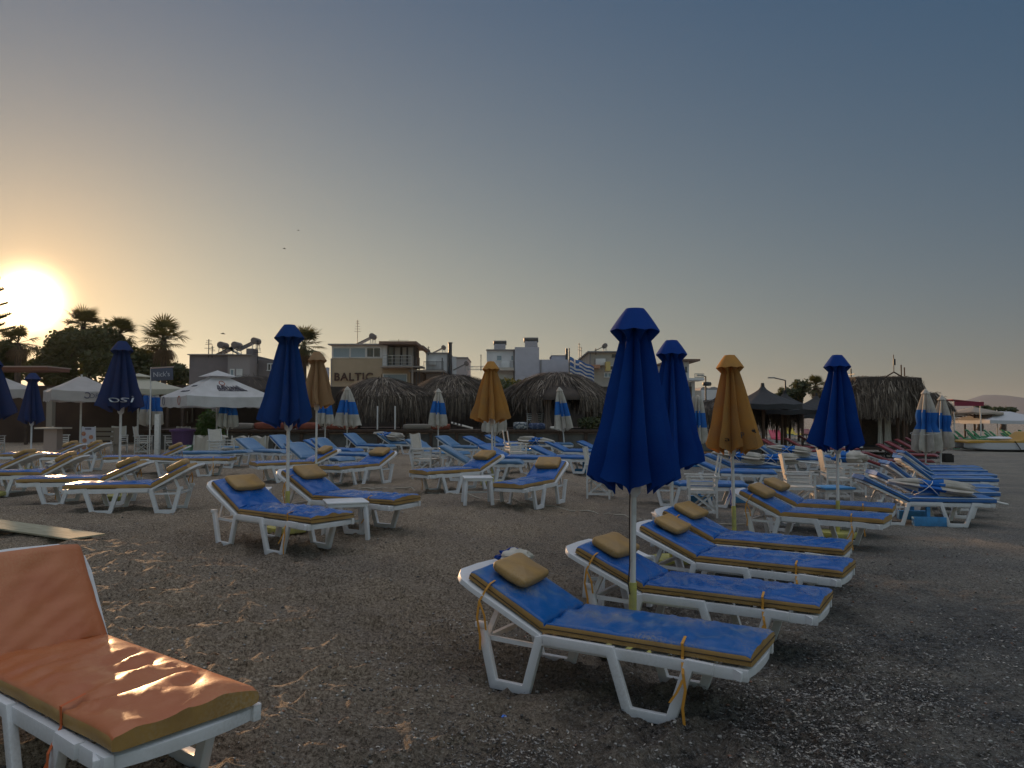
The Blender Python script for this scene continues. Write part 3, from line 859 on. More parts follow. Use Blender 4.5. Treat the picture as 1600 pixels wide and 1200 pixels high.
# ------------------------------------------------------------------ closed umbrellas
def folded_canopy(zt, zb, rb, seed, nr=8, prof=None, hem=.12, inner=.42, twist=0.0, bands=None, r0=.055, nz=22, tied=None, scallop=0.0, sharp=1.15):
    rnd = random.Random(seed); per = 10
    ridge = [(2 * math.pi * (i + rnd.uniform(-.16, .16)) / nr, rnd.uniform(.80, 1.04)) for i in range(nr)]
    ridge.sort(); rows = []; dr = [rnd.uniform(-.20, .20) for _ in range(nr)]; am = [rnd.uniform(.9, 1.08) for _ in range(nr)]
    for j in range(nz + 1):
        t = j / nz; Rz = r0 + (rb - r0) * (prof(t) if prof else t ** .86)
        if tied and abs(t - tied) < .16: Rz *= 1 - .28 * (1 - abs(t - tied) / .16)
        row = []
        for i in range(nr):
            a0, k0 = ridge[i]; a1, k1 = ridge[(i + 1) % nr]; i1 = (i + 1) % nr; k0 *= 1 + (am[i] - 1) * t; k1 *= 1 + (am[i1] - 1) * t
            if a1 < a0: a1 += 2 * math.pi
            a0 += dr[i] * t * t; a1 += dr[i1] * t * t
            for q in range(per):
                f = q / per; a = a0 + (a1 - a0) * f + twist * t
                vall = 1 - abs(2 * f - 1)              # 0 at ridges, 1 in the valley
                k = k0 * (1 - f) + k1 * f
                inn = inner + (1 - inner) * (1 - min(1, t * 5)) * .9
                r = Rz * k * (inn + (1 - inn) * (1 - vall) ** sharp)
                r *= 1 + .075 * t * noise.noise(Vector((math.cos(a) * 3, math.sin(a) * 3 + seed, t * 4)))
                z = zt + (zb - zt) * t
                if t > .7: z += (t - .7) / .3 * (hem * (1 - vall) ** .8 - hem * .5 + scallop * abs(math.sin(f * math.pi * 2)) + .02 * rnd.uniform(-1, 1) * (t == 1))
                ox = .03 * t * noise.noise(Vector((t * 2, seed, 0))); oy = .03 * t * noise.noise(Vector((t * 2, seed, 5)))
                row.append((r * math.cos(a) + ox, r * math.sin(a) + oy, z))
        rows.append(row)
    b = MB()
    if bands:
        cut = bands
        b.grid(rows, lambda i, k: 1 if cut[0] <= (i + .5) / nz + .03 * math.sin(k * .63) < cut[1] else 0, True)
    else: b.grid(rows, 0, True)
    return b, rows


def cap_mesh(zt, r, drop, seed, nr=8, r0=.07, tail=.06):
    rnd = random.Random(seed + 5); per = 8; rows = []
    for j in range(9):
        t = j / 8; row = []
        for i in range(nr * per):
            f = (i % per) / per; a = 2 * math.pi * i / (nr * per) + .2
            vall = 1 - abs(2 * f - 1)
            if t <= .75:
                u = t / .75; rr = r0 + (r - r0) * u * (1 - .10 * vall * u); z = zt - drop * (u ** 1.05) + .012 * vall * u
            else:
                u = (t - .75) / .25; rr = r * (1 - .10 * vall) - (.50 * r) * u * (1 - .5 * vall); z = zt - drop + .012 * vall - tail * u * (1 - vall) ** .8 + .055 * vall * u
            row.append((rr * math.cos(a), rr * math.sin(a), z))
        rows.append(row)
    top = [(r0 * .0, 0, zt + .008)] * len(rows[0])
    b = MB(); b.grid([top] + rows, 0, True)
    return b


def text_on_cone(body, size, rows_fn, parent, m, z, ang, name='lettering'):
    """flat letters bent round the folded cloth"""
    cu = bpy.data.curves.new('t', 'FONT'); cu.body = body; cu.size = size; cu.align_x = 'CENTER'; cu.extrude = .0015; cu.resolution_u = 3
    to = bpy.data.objects.new('t', cu); COL.objects.link(to)
    bpy.context.view_layer.update()
    me = bpy.data.meshes.new_from_object(to)
    bpy.data.objects.remove(to); bpy.data.curves.remove(cu)
    for v in me.vertices:
        zz = z + v.co.y; r = rows_fn(zz, ang); a = ang + v.co.x / r
        rr = max(rows_fn(zz, a + q) - abs(q) * .10 for q in (-.22, -.11, 0, .11, .22)) + .010 + v.co.z
        v.co = (rr * math.cos(a), rr * math.sin(a), zz)
    me.materials.append(m); me.name = name
    o = bpy.data.objects.new(name, me); COL.objects.link(o); o.parent = parent
    return o


def cone_fn(rows):
    def fn(z, a):
        best = None
        for row in rows:
            q = min(row, key=lambda p: abs(((math.atan2(p[1], p[0]) - a + math.pi) % (2 * math.pi)) - math.pi))
            d = abs(q[2] - z)
            if best is None or d < best[0]: best = (d, math.hypot(q[0], q[1]))
        return best[1]
    return fn


def umbrella(name_label, loc, H, rb, zb, cloth, seed, group, capr=.188, lean=(0, 0), base='slab', bands=None, text=None, small=False, sleeve=True, prof=None, hem=.12, tied=None, scallop=0, cord=False, rz=0, rope=False, sharp=1.15, inner=.42, capdrop=.17):
    o = thing('beach_umbrella', name_label, 'umbrella', loc, 0, group)
    o.rotation_euler = (R(lean[0]), R(lean[1]), rz)
    b = MB(); b.tube([(0, 0, -.02), (0, 0, 1.0), (0, 0, H - .03)], .021, 12); b.build('pole', POLE, o, smooth=60)
    if sleeve:
        b = MB(); b.tube([(0, 0, 0), (0, 0, .50)], .028, 12); b.build('pole_sleeve', YBASE, o, smooth=60)
    if base == 'slab':
        b = MB(); n = 8
        b.prism([(.27 * math.cos(2 * math.pi * (i + .5) / n), .27 * math.sin(2 * math.pi * (i + .5) / n)) for i in range(n)], 0, .07)
        b.v = [(x, z, y) for x, y, z in b.v]
        b.build('base', YBASE, o, bevel=.012)
    elif base == 'cross':
        b = MB(); b.box((0, 0, .05), (.48, .16, .10)); b.box((0, 0, .06), (.16, .48, .08)); b.build('base', BBASE, o, bevel=.008)
    cb, rows = folded_canopy(H - (.06 if not small else .04), zb, rb, seed, bands=bands, prof=prof, hem=hem, tied=tied, scallop=scallop, sharp=sharp, inner=inner, r0=.07 if not small else .05)
    c = cb.build('canopy', [cloth, UMID] if bands else cloth, o, smooth=38, recalc=True)
    cap_mesh(H, capr, capdrop, seed, r0=.066 if not small else .02, tail=.095 if not small else .05).build('canopy_cap', cloth, o, smooth=42)
    b = MB(); b.lathe([(.0, zb + .16), (.05, zb + .16), (.055, zb + .02), (.05, zb - .06), (.028, zb - .09), (.0, zb - .09)], 12)
    for i in range(8):
        a = i * math.pi / 4 + .3; b.bar((.03 * math.cos(a), .03 * math.sin(a), zb - .02), (.075 * math.cos(a), .075 * math.sin(a), zb + .28), .012, .02)
    b.build('runner', POLE, o, smooth=40)
    if cord:
        b = MB(); b.tube([(-.03, -.03, zb - .02), (-.032, -.03, 1.0), (-.028, -.03, .62), (-.04, -.035, .50), (-.026, -.03, .42)], .005, 5); b.build('cord', DARK, o)
    if rope:
        b = MB()
        zz = zb + (H - zb) * .30; rr = rb * .83
        b.tube([(rr * math.cos(i * .35), rr * math.sin(i * .35), zz + .06 * math.sin(i * .35 + 1)) for i in range(19)], .006, 5); b.build('tie_cord', WOODW, c)
    if text:
        fn = cone_fn(rows)
        for body, size, z, ang in text:
            text_on_cone(body, size, fn, c, mat('canopy print ' + ('dark' if 'ochre' in cloth.name else 'pale'), (.03, .02, .015) if 'ochre' in cloth.name else (.55, .58, .62), .7), z, ang)
    return o


UG = 'tall closed beach umbrellas'
uspec = [
    # label, px base (x,y), H, rb, zb, cloth, seed, extra
    ('tallest closed blue umbrella in front, its cord hanging along the white pole', (.86, 5.56), 2.47, .385, 1.20, UBLUE, 3, dict(lean=(0, .8), cord=True)),
    ('closed blue umbrella half hidden behind the tallest one, white letters at its hem', (1.83, 8.87), 2.56, .39, 1.12, UBLUE, 8, dict(lean=(0, .4), text=[('si', .15, 1.27, R(-112))])),
    ('closed ochre umbrella on the right with dark letters and glowing orange lining', (2.93, 10.18), 2.49, .41, 1.24, UYEL, 5, dict(lean=(0, -.9), text=[('P', .11, 1.40, R(-84)), ('c', .13, 1.46, R(-50)), ('a', .09, 1.36, R(-118))])),
    ('closed blue umbrella at the far right beside the director chairs', (4.56, 10.82), 2.54, .43, 1.24, UBLUE, 12, dict(lean=(0, .7))),
    ('closed ochre umbrella at the centre beside the small white table', (-.40, 16.1), 2.57, .50, 1.33, UYEL, 9, dict(lean=(0, -1.0))),
    ('closed blue umbrella with a lit edge in front of the palm, left of centre', (-2.80, 9.63), 2.58, .37, 1.34, USLATE, 15, dict()),
    ('closed tan umbrella partly behind the blue one, left of centre', (-3.80, 14.95), 2.67, .42, 1.62, UYEL2, 18, dict(lean=(0, 0))),
    ('closed hazy blue umbrella with pale letters before the beach bar', (-6.75, 13.26), 2.72, .45, 1.55, UVEIL, 21, dict(text=[('osi', .17, 1.66, R(-66))])),
    ('closed blue umbrella cut by the left picture edge', (-9.35, 13.78), 2.50, .44, 1.42, UVEIL, 24, dict()),
    ('small dark blue closed umbrella between the two white parasols on the left', (-12.55, 20.09), 2.54, .36, 1.25, UVEIL, 27, dict(capr=.2)),
]
for lab, (x, y), H, rb, zb, cl, sd, ex in uspec:
    umbrella(lab, (x, y, g0(x, y)), H, rb, zb, cl, sd, UG, **ex)

WG = 'closed white and blue striped umbrellas'
bulge = lambda t: math.sin(min(1, t * 1.02) * math.pi * .5) ** .85
bulge2 = lambda t: .25 + .75 * t ** .7
wspec = [
    ('closed striped umbrella in front of the wide white parasol', (-10.1, 27.3), 2.40, .40, 1.00, 41, dict(prof=bulge)),
    ('wide closed striped umbrella with scalloped hem before the first thatched hut', (-6.24, 29.1), 2.52, .62, .98, 44, dict(prof=lambda t: t ** .72, scallop=.05)),
    ('slim closed striped umbrella before the middle thatched hut', (-2.62, 27.3), 2.38, .36, 1.05, 47, dict(prof=bulge)),
    ('slim closed striped umbrella on a leaning pole before the domed hut', (1.94, 28.0), 2.50, .42, .95, 50, dict(prof=lambda t: t ** .6, lean=(0, -5))),
    ('closed striped umbrella peeping out behind the hazy blue one', (-15.3, 32.6), 2.9, .50, 1.0, 53, dict(prof=bulge)),
    ('closed white umbrella fringe hanging behind the tan umbrella', (-6.9, 28.4), 2.35, .38, 1.06, 54, dict(prof=bulge, scallop=.05)),
    ('closed white umbrella with scalloped hem hidden behind the central ochre one', (-.55, 24.4), 2.25, .42, .86, 55, dict(prof=bulge, scallop=.05)),
    ('tied striped umbrella at the right, nearer of the pair', (11.75, 21.9), 2.50, .47, .72, 56, dict(prof=bulge, tied=.55, rope=True, lean=(0, 1))),
    ('tied striped umbrella at the right, farther of the pair', (12.65, 22.75), 2.35, .40, .80, 59, dict(prof=bulge, tied=.6, lean=(0, 2))),
    ('closed striped umbrella peeping out right of the second big blue umbrella', (6.1, 25.2), 2.35, .40, .80, 62, dict(prof=bulge2)),
]
for lab, (x, y), H, rb, zb, sd, ex in wspec:
    umbrella(lab, (x, y, g0(x, y)), H, rb, zb, UWHITE, sd, WG, capr=.13, capdrop=.14, bands=(.34, .66), small=True, sleeve=False, base='cross', hem=.10, sharp=.9, inner=.42, **ex)


# umbrellas taken down and laid on loungers
def laid_umbrella():
    o = thing('laid_umbrella', None, None)
    cb, rows = folded_canopy(0, -1.2, .27, 71, prof=lambda t: math.sin(min(1, t) * math.pi * .62) ** .8, bands=(.36, .62), hem=.16, nz=20, tied=.5, r0=.04, inner=.62, sharp=.8)
    # rotate to lie along +x, squash a little
    cb.v = [(-z, y * 1.2, x * .60 + .15) for x, y, z in cb.v]
    cb.build('canopy', [UWHITE, UMID], o, smooth=45)
    b = MB(); b.tube([(-.03, 0, .12), (1.1, 0, .11), (1.72, 0, .06)], .017, 8); b.build('pole', POLE, o, smooth=60)
    b = MB()
    for c, t in ((.50, .16), (.62, -.2)): b.tube([(c + t * math.sin(i * .42) * .8, .24 * math.cos(i * .42), .12 + .13 * math.sin(i * .42)) for i in range(16)], .006, 5)
    b.build('tie_cord', WOODW, o)
    return o


LU = Proto(laid_umbrella)
for (x, y, dz, rz, ry, lab) in [(6.05, 12.45, .50, -16, 8, 'folded white and blue umbrella tied with cord on the nearest striped lounger'),
                                (5.05, 19.5, .60, -18, 8, 'folded umbrella lying on the deep blue lounger behind the ochre umbrella'),
                                (5.9, 19.4, .46, -12, 1, 'second folded umbrella heaped beside it, nearer the director chair'),
                                (7.7, 23.3, .60, -20, 8, 'folded umbrella on the blue lounger behind the right director chair'),
                                (-5.2, 28.9, .62, -25, 8, 'folded striped umbrella on the back row lounger left of centre'),
                                (1.35, 24.6, .48, 150, 0, 'folded white umbrella on the lounger beside the leaning pole')]:
    LU.get(lab, 'umbrella', 'folded umbrellas laid on loungers', (x, y, g0(x, y) + dz), R(rz), 0, R(ry))


# ------------------------------------------------------------------ tables, chairs
def white_table():
    o = thing('side_table', None, None); h = .45
    b = MB(); b.box((0, 0, h - .012), (.48, .48, .022)); b.box((0, 0, h - .04), (.455, .455, .045)); b.build('table_top', PLASTIC, o, bevel=.014)
    for sx in (-1, 1):
        for sy in (-1, 1):
            b = MB(); x, y = sx * .20, sy * .20
            b.bar((x, y, h - .05), (x * 1.13, y * 1.13, 0), .045, .045); b.build('leg', PLASTIC, o, bevel=.006)
    b = MB(); b.box((0, .215, .17), (.40, .012, .03)); b.build('stretcher', PLASTIC, o)
    return o


def blue_table():
    o = thing('side_table', None, None)
    b = MB(); b.box((0, 0, .43), (.56, .56, .035)); b.build('table_top', BBASE, o, bevel=.006)
    for sx in (-1, 1):
        for sy in (-1, 1):
            b = MB(); b.bar((sx * .23, sy * .23, .41), (sx * .24, sy * .24, 0), .04, .04); b.build('leg', WOODW, o)
    b = MB(); b.box((0, 0, .385), (.50, .50, .05)); b.build('apron', WOODW, o)
    return o


WT = Proto(white_table); BT = Proto(blue_table)
for (x, y, rz, lab) in [(-.57, 12.75, 8, 'small white plastic table at the centre before the ochre umbrella pole'), (-1.95, 9.05, 20, 'white plastic table between the two wrinkled loungers'),
                        (-3.52, 10.45, 12, 'white plastic table behind the nearest left lounger'), (.95, 7.05, 12, 'white plastic table tucked behind the second lounger pillow'),
                        (2.05, 9.75, 5, 'white plastic table showing below the ochre umbrella lounger')]:
    WT.get(lab, 'table', 'small white plastic tables', (x, y, g0(x, y)), R(rz))
for (x, y, rz, lab) in [(-1.75, 20.8, 30, 'low table with blue top beside the director chair'), (.35, 22.4, 25, 'low table with blue top left of the deep blue lounger'),
                        (5.65, 13.6, 5, 'low table with blue top beside the right hand director chairs'), (-8.95, 24.3, 30, 'low table with blue top beside the left windbreak')]:
    BT.get(lab, 'table', 'low tables with blue tops', (x, y, g0(x, y)), R(rz))


def director_chair(cloth=True):
    def make():
        o = thing('director_chair', None, None); W = .27
        for s in (-1, 1):
            for x in (-.22, .22):
                b = MB(); b.bar((x, s * W, 0), (x, s * W, .66 if x > 0 else .68), .035, .03); b.build('leg', WOODW, o)
            b = MB(); b.box((0, s * W, .675), (.56, .06, .022)); b.build('armrest', WOODW, o)
            b = MB(); b.box((0, s * W, .10), (.42, .022, .04)); b.box((0, s * W, .42), (.42, .022, .04)); b.bar((-.2, s * (W - .02), .1), (.2, s * (W - .02), .42), .02, .03); b.bar((.2, s * (W - .045), .1), (-.2, s * (W - .045), .42), .02, .03)
            for z in (.50, .58): b.box((0, s * W, z), (.42, .016, .03))
            b.build('side_frame', WOODW, o)
        b = MB(); b.box((.02, 0, .44), (.40, .50, .02)); b.build('seat', CANVAS, o)
        b = MB()
        for z in (.50, .58, .66, .30): b.box((-.222, 0, z), (.018, .51, .038))
        b.box((.222, 0, .30), (.018, .51, .038)); b.build('back_slats', WOODW, o)
        for s in (-1, 1):
            b = MB(); b.bar((-.235, s * .235, .60), (-.30, s * .24, 1.02), .028, .028); b.build('back_post', WOODW, o)
        if cloth:
            b = MB(); rows = []
            for j in range(9):
                t = j / 8; z = 1.03 - .42 * t; x = -.315 + .08 * t
                rows.append([(x - .02 * math.sin((i / 8) * math.pi) * (1 - t * .5) + .006 * math.sin(i * 2.1 + j), -.25 + .5 * i / 8, z - .03 * math.sin(i / 8 * math.pi)) for i in range(9)])
            b.grid(rows); b.grid([[(x - .006, y, z) for x, y, z in r] for r in rows]); b.build('back_cloth', CANVAS, o, smooth=60)
        return o
    return Proto(make)


DC = director_chair(True); DC2 = director_chair(False)
for (pr, x, y, rz, lab) in [(DC, -1.95, 17.6, -18, 'white director chair with pale cloth back, left of the centre'), (DC2, .10, 21.0, 15, 'white director chair behind the central ochre umbrella'),
                            (DC, 1.78, 15.6, -14, 'white director chair half hidden by the biggest blue umbrella'), (DC, 5.05, 13.55, -14, 'white director chair with tilted cloth back, right of the ochre umbrella'),
                            (DC, 6.55, 15.6, -10, 'white director chair right behind the pole of the far right umbrella'), (DC2, 7.35, 16.7, -12, 'white director chair heaped with a white and blue cloth'),
                            (DC, -8.75, 23.2, -25, 'white director chair beside the left canvas windbreak'), (DC2, 3.2, 13.0, 170, 'white director chair glimpsed behind the nearest loungers'),
                            (DC, -17.2, 29.4, 30, 'white chair under the parasol at the far left'), (DC, -14.8, 29.0, -60, 'white chair beside the menu board'),
                            (DC, -13.6, 28.4, 10, 'white chair behind the hazy blue umbrella'), (DC, -12.6, 28.8, 160, 'white chair under the second parasol, facing right'),
                            (DC, -19.0, 28.2, 100, 'white chair beside the table at the far left'), (DC, -11.7, 28.2, 60, 'white chair left of the purple bin')]:
    pr.get(lab, 'chair', 'white wooden director chairs', (x, y, g0(x, y)), R(rz))


def cloth_heap(label, loc, sx, sy, sz, seed, m=(UWHITE, UMID), band=(.4, .65), name='cloth_heap'):
    b = MB(); rows = []
    for i in range(15):
        ph = -math.pi / 2 + math.pi * i / 14; row = []
        for k in range(26):
            t = 2 * math.pi * k / 26; p = Vector((math.cos(t) * math.cos(ph), math.sin(t) * math.cos(ph), math.sin(ph)))
            d = 1 + .35 * noise.noise(p * 2.2 + Vector((seed, 0, 0))) + .28 * (1 - abs(noise.noise(p * 4 + Vector((0, seed, 0)))) * 3) * .5
            row.append((p.x * sx * d, p.y * sy * d, max(p.z * sz * d + sz * .7, 0)))
        rows.append(row)
    b.grid(rows, lambda i, k: 1 if band[0] < (k / 26) < band[1] else 0, True)
    o = b.build(name, list(m), None, smooth=50); o.location = loc
    return tag(o, label, 'cloth')


x, y = 7.33, 16.7
cloth_heap('crumpled white and blue cloth heaped on the right hand director chair', (x, y, g0(x, y) + .69), .34, .26, .14, 3)
x, y = -8.5, 14.3
cloth_heap('crumpled pale cloth lying on a left hand lounger seat', (x + .1, y, g0(x, y) + .46), .22, .16, .09, 8, (CANVAS, CANVAS))
x, y = .35, 5.36
cloth_heap('blue and tan bag tucked behind the head of the nearest lounger', (.02, 5.42, g0(.1, 5.5) + .64), .11, .07, .05, 9, (CANVAS, UBLUE), (.05, .55), 'beach_bag')


# blue umbrella stands stored under the right hand loungers
def cross_stand():
    o = thing('umbrella_stand', None, None)
    b = MB(); b.box((0, 0, .07), (.48, .10, .14)); b.build('foot_board', BBASE, o, bevel=.006)
    b = MB(); b.box((0, .04, .20), (.055, .055, .30)); b.build('socket_post', BBASE, o, bevel=.004)
    return o


CS = Proto(cross_stand)
for (x, y, rz, lab) in [(6.45, 11.95, -6, 'pale blue wooden umbrella stand under the nearest striped lounger'), (6.62, 12.75, -6, 'blue wooden umbrella stand behind the first one, same lounger'),
                        (3.62, 14.9, -6, 'blue wooden umbrella stand in the shade under the long blue lounger'), (1.95, 21.0, -6, 'blue wooden umbrella stand under the lounger with the side table'), (4.55, 14.9, -6, 'low blue board left of the right hand director chair')]:
    CS.get(lab, 'umbrella stand', 'pale blue wooden umbrella stands', (x, y, g0(x, y)), R(rz))

# plywood walkway, rope, bottle cap, blocks
b = MB(); b.box((0, 0, 0), (3.2, .42, .018)); o = b.build('walkway_board', mat('weathered plywood', (.36, .34, .25), .8, (.27, .25, .18), 3, 1, bump=.3, stretch=(1, 6, 1), spec=.1), None)
o.location = (-6.2, 9.62, g0(-6.2, 9.6) + .062); o.rotation_euler = (0, 0, R(-31)); tag(o, 'weathered greenish plywood board lying on the sand at the left', 'board')
b = MB(); pts = []
for i in range(60):
    x = -3.2 + i * .115; y = 15.2 - .055 * i + .25 * math.sin(i * .21); pts.append((x, y, gh(x, y) + .012))
b.tube(pts, .012, 6); tag(b.build('rope', mat('pale rope', (.36, .32, .26), .9), None, smooth=60), 'thin pale rope lying across the sand at the centre', 'rope')
b = MB(); b.lathe([(0, 0), (.016, 0), (.016, .014), (.014, .016), (0, .016)], 16); o = b.build('bottle_cap', mat('bright blue plastic', (.01, .14, .60), .35), None, smooth=40)
x, y, z = G(787, 1108); o.location = (x, y, gh(x, y) + .004); o.rotation_euler = (.5, .2, 0); tag(o, 'bright blue bottle cap lying on the sand before the nearest lounger', 'bottle cap')
for i, (px, py) in enumerate([(165, 946), (237, 928)]):
    x, y, z = G(px, py); b = MB(); b.box((0, 0, .02), (.05, .035, .05)); o = b.build('wood_block', mat('tan wood', (.26, .17, .10), .8), None, bevel=.004); o.location = (x, y, gh(x, y)); o.rotation_euler = (.1, .1, .4 + i)
    tag(o, ['small tan wood block beside the back of the orange lounger', 'small tan wood block on the sand right of the orange lounger'][i], 'block', 'small wood blocks in the sand')
# ------------------------------------------------------------------ thatch
def thatch(name, pos, n, seed, parent, mats=(THATCH, THATCH2, THATCH3), tmax=1.0, hang=.5, length=.16, width=.03, arange=(0, 2 * math.pi), jit=.05, tmin=0.0, probs=(.46, .42, .12), dens=None, skip=None):
    rnd = random.Random(seed); b = MB()
    for _ in range(n):
        t = tmin + (tmax - tmin) * (rnd.random() ** .6); a = rnd.uniform(*arange)
        if skip and skip(a, t): continue
        l = length * rnd.uniform(.6, 1.5); da = rnd.gauss(0, .03)
        if t + l > tmax: l = (tmax - t) + hang * rnd.uniform(.25, 1.1)
        w = width * rnd.uniform(.5, 1.2); off = rnd.uniform(.01, jit)
        p = [Vector(pos(a + da * k, t + l * k, off * (1 + .6 * k))) for k in (0, .5, 1)]
        d = (p[2] - p[0]); s = d.cross(Vector((p[0].x, p[0].y, 0.4))).normalized() * w / 2 if d.length > 1e-4 else Vector((w, 0, 0))
        j = Vector((rnd.gauss(0, .015), rnd.gauss(0, .015), rnd.gauss(0, .012))) * (5 if rnd.random() < .07 else 1)
        o = len(b.v); b.v += [tuple(p[0] - s), tuple(p[0] + s), tuple(p[1] - s + j), tuple(p[1] + s + j), tuple(p[2] - s * .4 + j * 2), tuple(p[2] + s * .4 + j * 2)]
        mi = rnd.choices((0, 1, 2), probs)[0]
        b.f += [(o, o + 1, o + 3, o + 2), (o + 2, o + 3, o + 5, o + 4)]; b.m += [mi, mi]
    return b.build(name, list(mats), parent, recalc=False)


def hut(label, c, rx, ry, zt, ze, zhang, n, seed, posts=4, front_open=None, zfloor=1.08, mats=(THATCH, THATCH2, THATCH3), group='thatched huts on the terrace', lump=.24, curtains=False, pw=1.0):
    o = thing('thatched_hut', label, 'hut', (c[0], c[1], zfloor), 0, group)
    H, E = zt - zfloor, ze - zfloor; hl = ze - zhang

    def pos(a, t, off=0):
        k = min(t, 1); r = .12 * math.sin(k * math.pi / 2) + .88 * k ** pw; z = E + (H - E) * (1 - k ** 1.7)
        lumpv = 1 + lump * noise.noise(Vector((math.cos(a) * 1.5, math.sin(a) * 1.5, seed + k * 1.3)))
        x, y = rx * r * math.cos(a) * lumpv, ry * r * math.sin(a) * lumpv
        if t > 1: z -= (t - 1) * hl / .5
        q = 1 + off / max(rx * max(r, .2), .3)
        return (x * q, y * q, z * (1 if t > 1 else 1) + off * (1 - k))
    b = MB(); b.grid([[pos(2 * math.pi * i / 28, .02 + 1.08 * j / 12) for i in range(28)] for j in range(13)], 0, True)
    sh = b.build('roof', THATCH2, o, smooth=70)
    sk = None
    if front_open:
        a0, a1, tt = front_open
        sk = lambda a, t: a0 < a < a1 and t > tt
    thatch('thatch', pos, n, seed, sh, mats=mats, hang=.5, length=.22, jit=.10, skip=sk)
    if hl > .9:
        thatch('fringe', pos, n // 2, seed + 1, sh, mats=(mats[1], mats[0], THATCH2), tmin=.93, tmax=1.0, hang=.5, length=.2, jit=.07, skip=sk)
    for i in range(posts):
        a = 2 * math.pi * (i + .5) / posts; x, y = rx * .82 * math.cos(a), ry * .82 * math.sin(a)
        b = MB(); b.tube([(x, y, 0), (x, y, E + .15)], .055, 8); b.build('post', POST, o, smooth=60)
    b = MB()
    for i in range(posts):
        a = 2 * math.pi * (i + .5) / posts; a2 = 2 * math.pi * (i + 1.5) / posts
        b.tube([(rx * .82 * math.cos(a), ry * .82 * math.sin(a), E + .02), (rx * .82 * math.cos(a2), ry * .82 * math.sin(a2), E + .02)], .045, 6)
    b.build('ring_beam', POST, o, smooth=60)
    if curtains:
        for (xx, w) in curtains:
            b = MB(); rows = []
            for j in range(7):
                z = E * (1 - j / 6); pin = 1 - .5 * math.sin(j / 6 * math.pi)
                rows.append([(xx + (i / 8 - .5) * w * pin, -ry * .8 + .05 * math.sin(i * 2.2), z) for i in range(9)])
            b.grid(rows); b.build('curtain', mat('dusty pink curtain', (.34, .26, .22), .9, trans=.3), o, smooth=60)
    return o


# ------------------------------------------------------------------ terrace
TX0, TX1, TY = -15.5, 9.6, 32.0
ter = thing('terrace', 'raised dark timber terrace with grey block panels behind the blue loungers', 'terrace', (0, TY, .2))
b = MB(); b.box(((TX0 + TX1) / 2, 4.2, .80), (TX1 - TX0, 8.6, .14)); b.build('deck', BROWN, ter)
b = MB(); b.box(((TX0 + TX1) / 2, .12, .36), (TX1 - TX0, .18, .72)); b.build('wall', mat('grey concrete block', (.13, .125, .115), .9, (.085, .08, .075), 2, 1, bump=.4), ter)
for i in range(24):
    b = MB(); x = TX0 + .3 + i * 1.075; b.box((x, -.02, .37), (.13, .10, .74)); b.build('upright', BROWN, ter)
b = MB(); b.box(((TX0 + TX1) / 2, -.08, .84), (TX1 - TX0, .16, .08)); b.build('front_rail', BROWN, ter)
# dim back of the terrace
b = MB(); b.box((-2.6, 0, 1.05), (24, .12, 2.1)); o = b.build('reed_screen', THATCH2, None); o.location = (0, 40.2, 1.07)
tag(o, 'long dark reed screen closing the back of the terrace', 'screen')

hut('thatched hut with drooping fringe below the ochre building, left of centre', (-5.95, 35.0), 2.1, 1.9, 3.34, 2.50, 1.4, 5200, 3, pw=.95)
hut('thatched hut between the striped umbrella and the central ochre umbrella', (-2.8, 36.4), 2.4, 1.9, 3.56, 2.6, 1.5, 4800, 8, pw=.95)
hut('domed thatched hut with open arched front below the white buildings', (2.1, 35.2), 2.45, 2.0, 3.60, 2.5, 1.7, 6000, 13, front_open=(math.pi * 1.40, math.pi * 1.60, .55), curtains=((-1.1, .5), (-.55, .45), (.1, .35)), pw=.85)
hut('dark thatched hut glimpsed left of the tall blue umbrella', (-13.0, 38.0), 2.6, 1.8, 3.6, 2.9, 2.6, 1600, 18, mats=(THATCH2, THATCH2, THATCH))
hut('low thatched shelter behind the second big blue umbrella', (9.6, 36.0), 2.2, 1.8, 2.35, 1.9, .6, 2600, 22, zfloor=.25, mats=(THATCH2, THATCH, THATCH2), group='thatched shelters behind the umbrellas')
hut('low thatched shelter seen beside the ochre umbrella on the right', (12.4, 38.5), 2.0, 1.6, 2.4, 1.9, .9, 2000, 25, zfloor=.25, mats=(THATCH2, THATCH, THATCH2), group='thatched shelters behind the umbrellas')


def soft_box(name, label, cat, loc, d, m, seed, rz=0, group=None):
    b = MB(); rows = []
    for i in range(11):
        ph = -math.pi / 2 + math.pi * i / 10; row = []
        for k in range(28):
            t = 2 * math.pi * k / 28; c, s_ = math.cos(t), math.sin(t)
            x = math.copysign(abs(c) ** .35, c); y = math.copysign(abs(s_) ** .35, s_); rr = math.cos(ph) ** .3 if 0 < i < 10 else 0
            z = math.copysign(abs(math.sin(ph)) ** .5, math.sin(ph))
            q = 1 + .06 * noise.noise(Vector((x * 2, y * 2 + seed, z * 2)))
            row.append((x * rr * d[0] / 2 * q, y * rr * d[1] / 2 * q, z * d[2] / 2 * q + d[2] / 2))
        rows.append(row)
    b.grid(rows, 0, True); o = b.build(name, m, None, smooth=60); o.location = loc; o.rotation_euler = (0, 0, rz)
    return tag(o, label, cat, group)


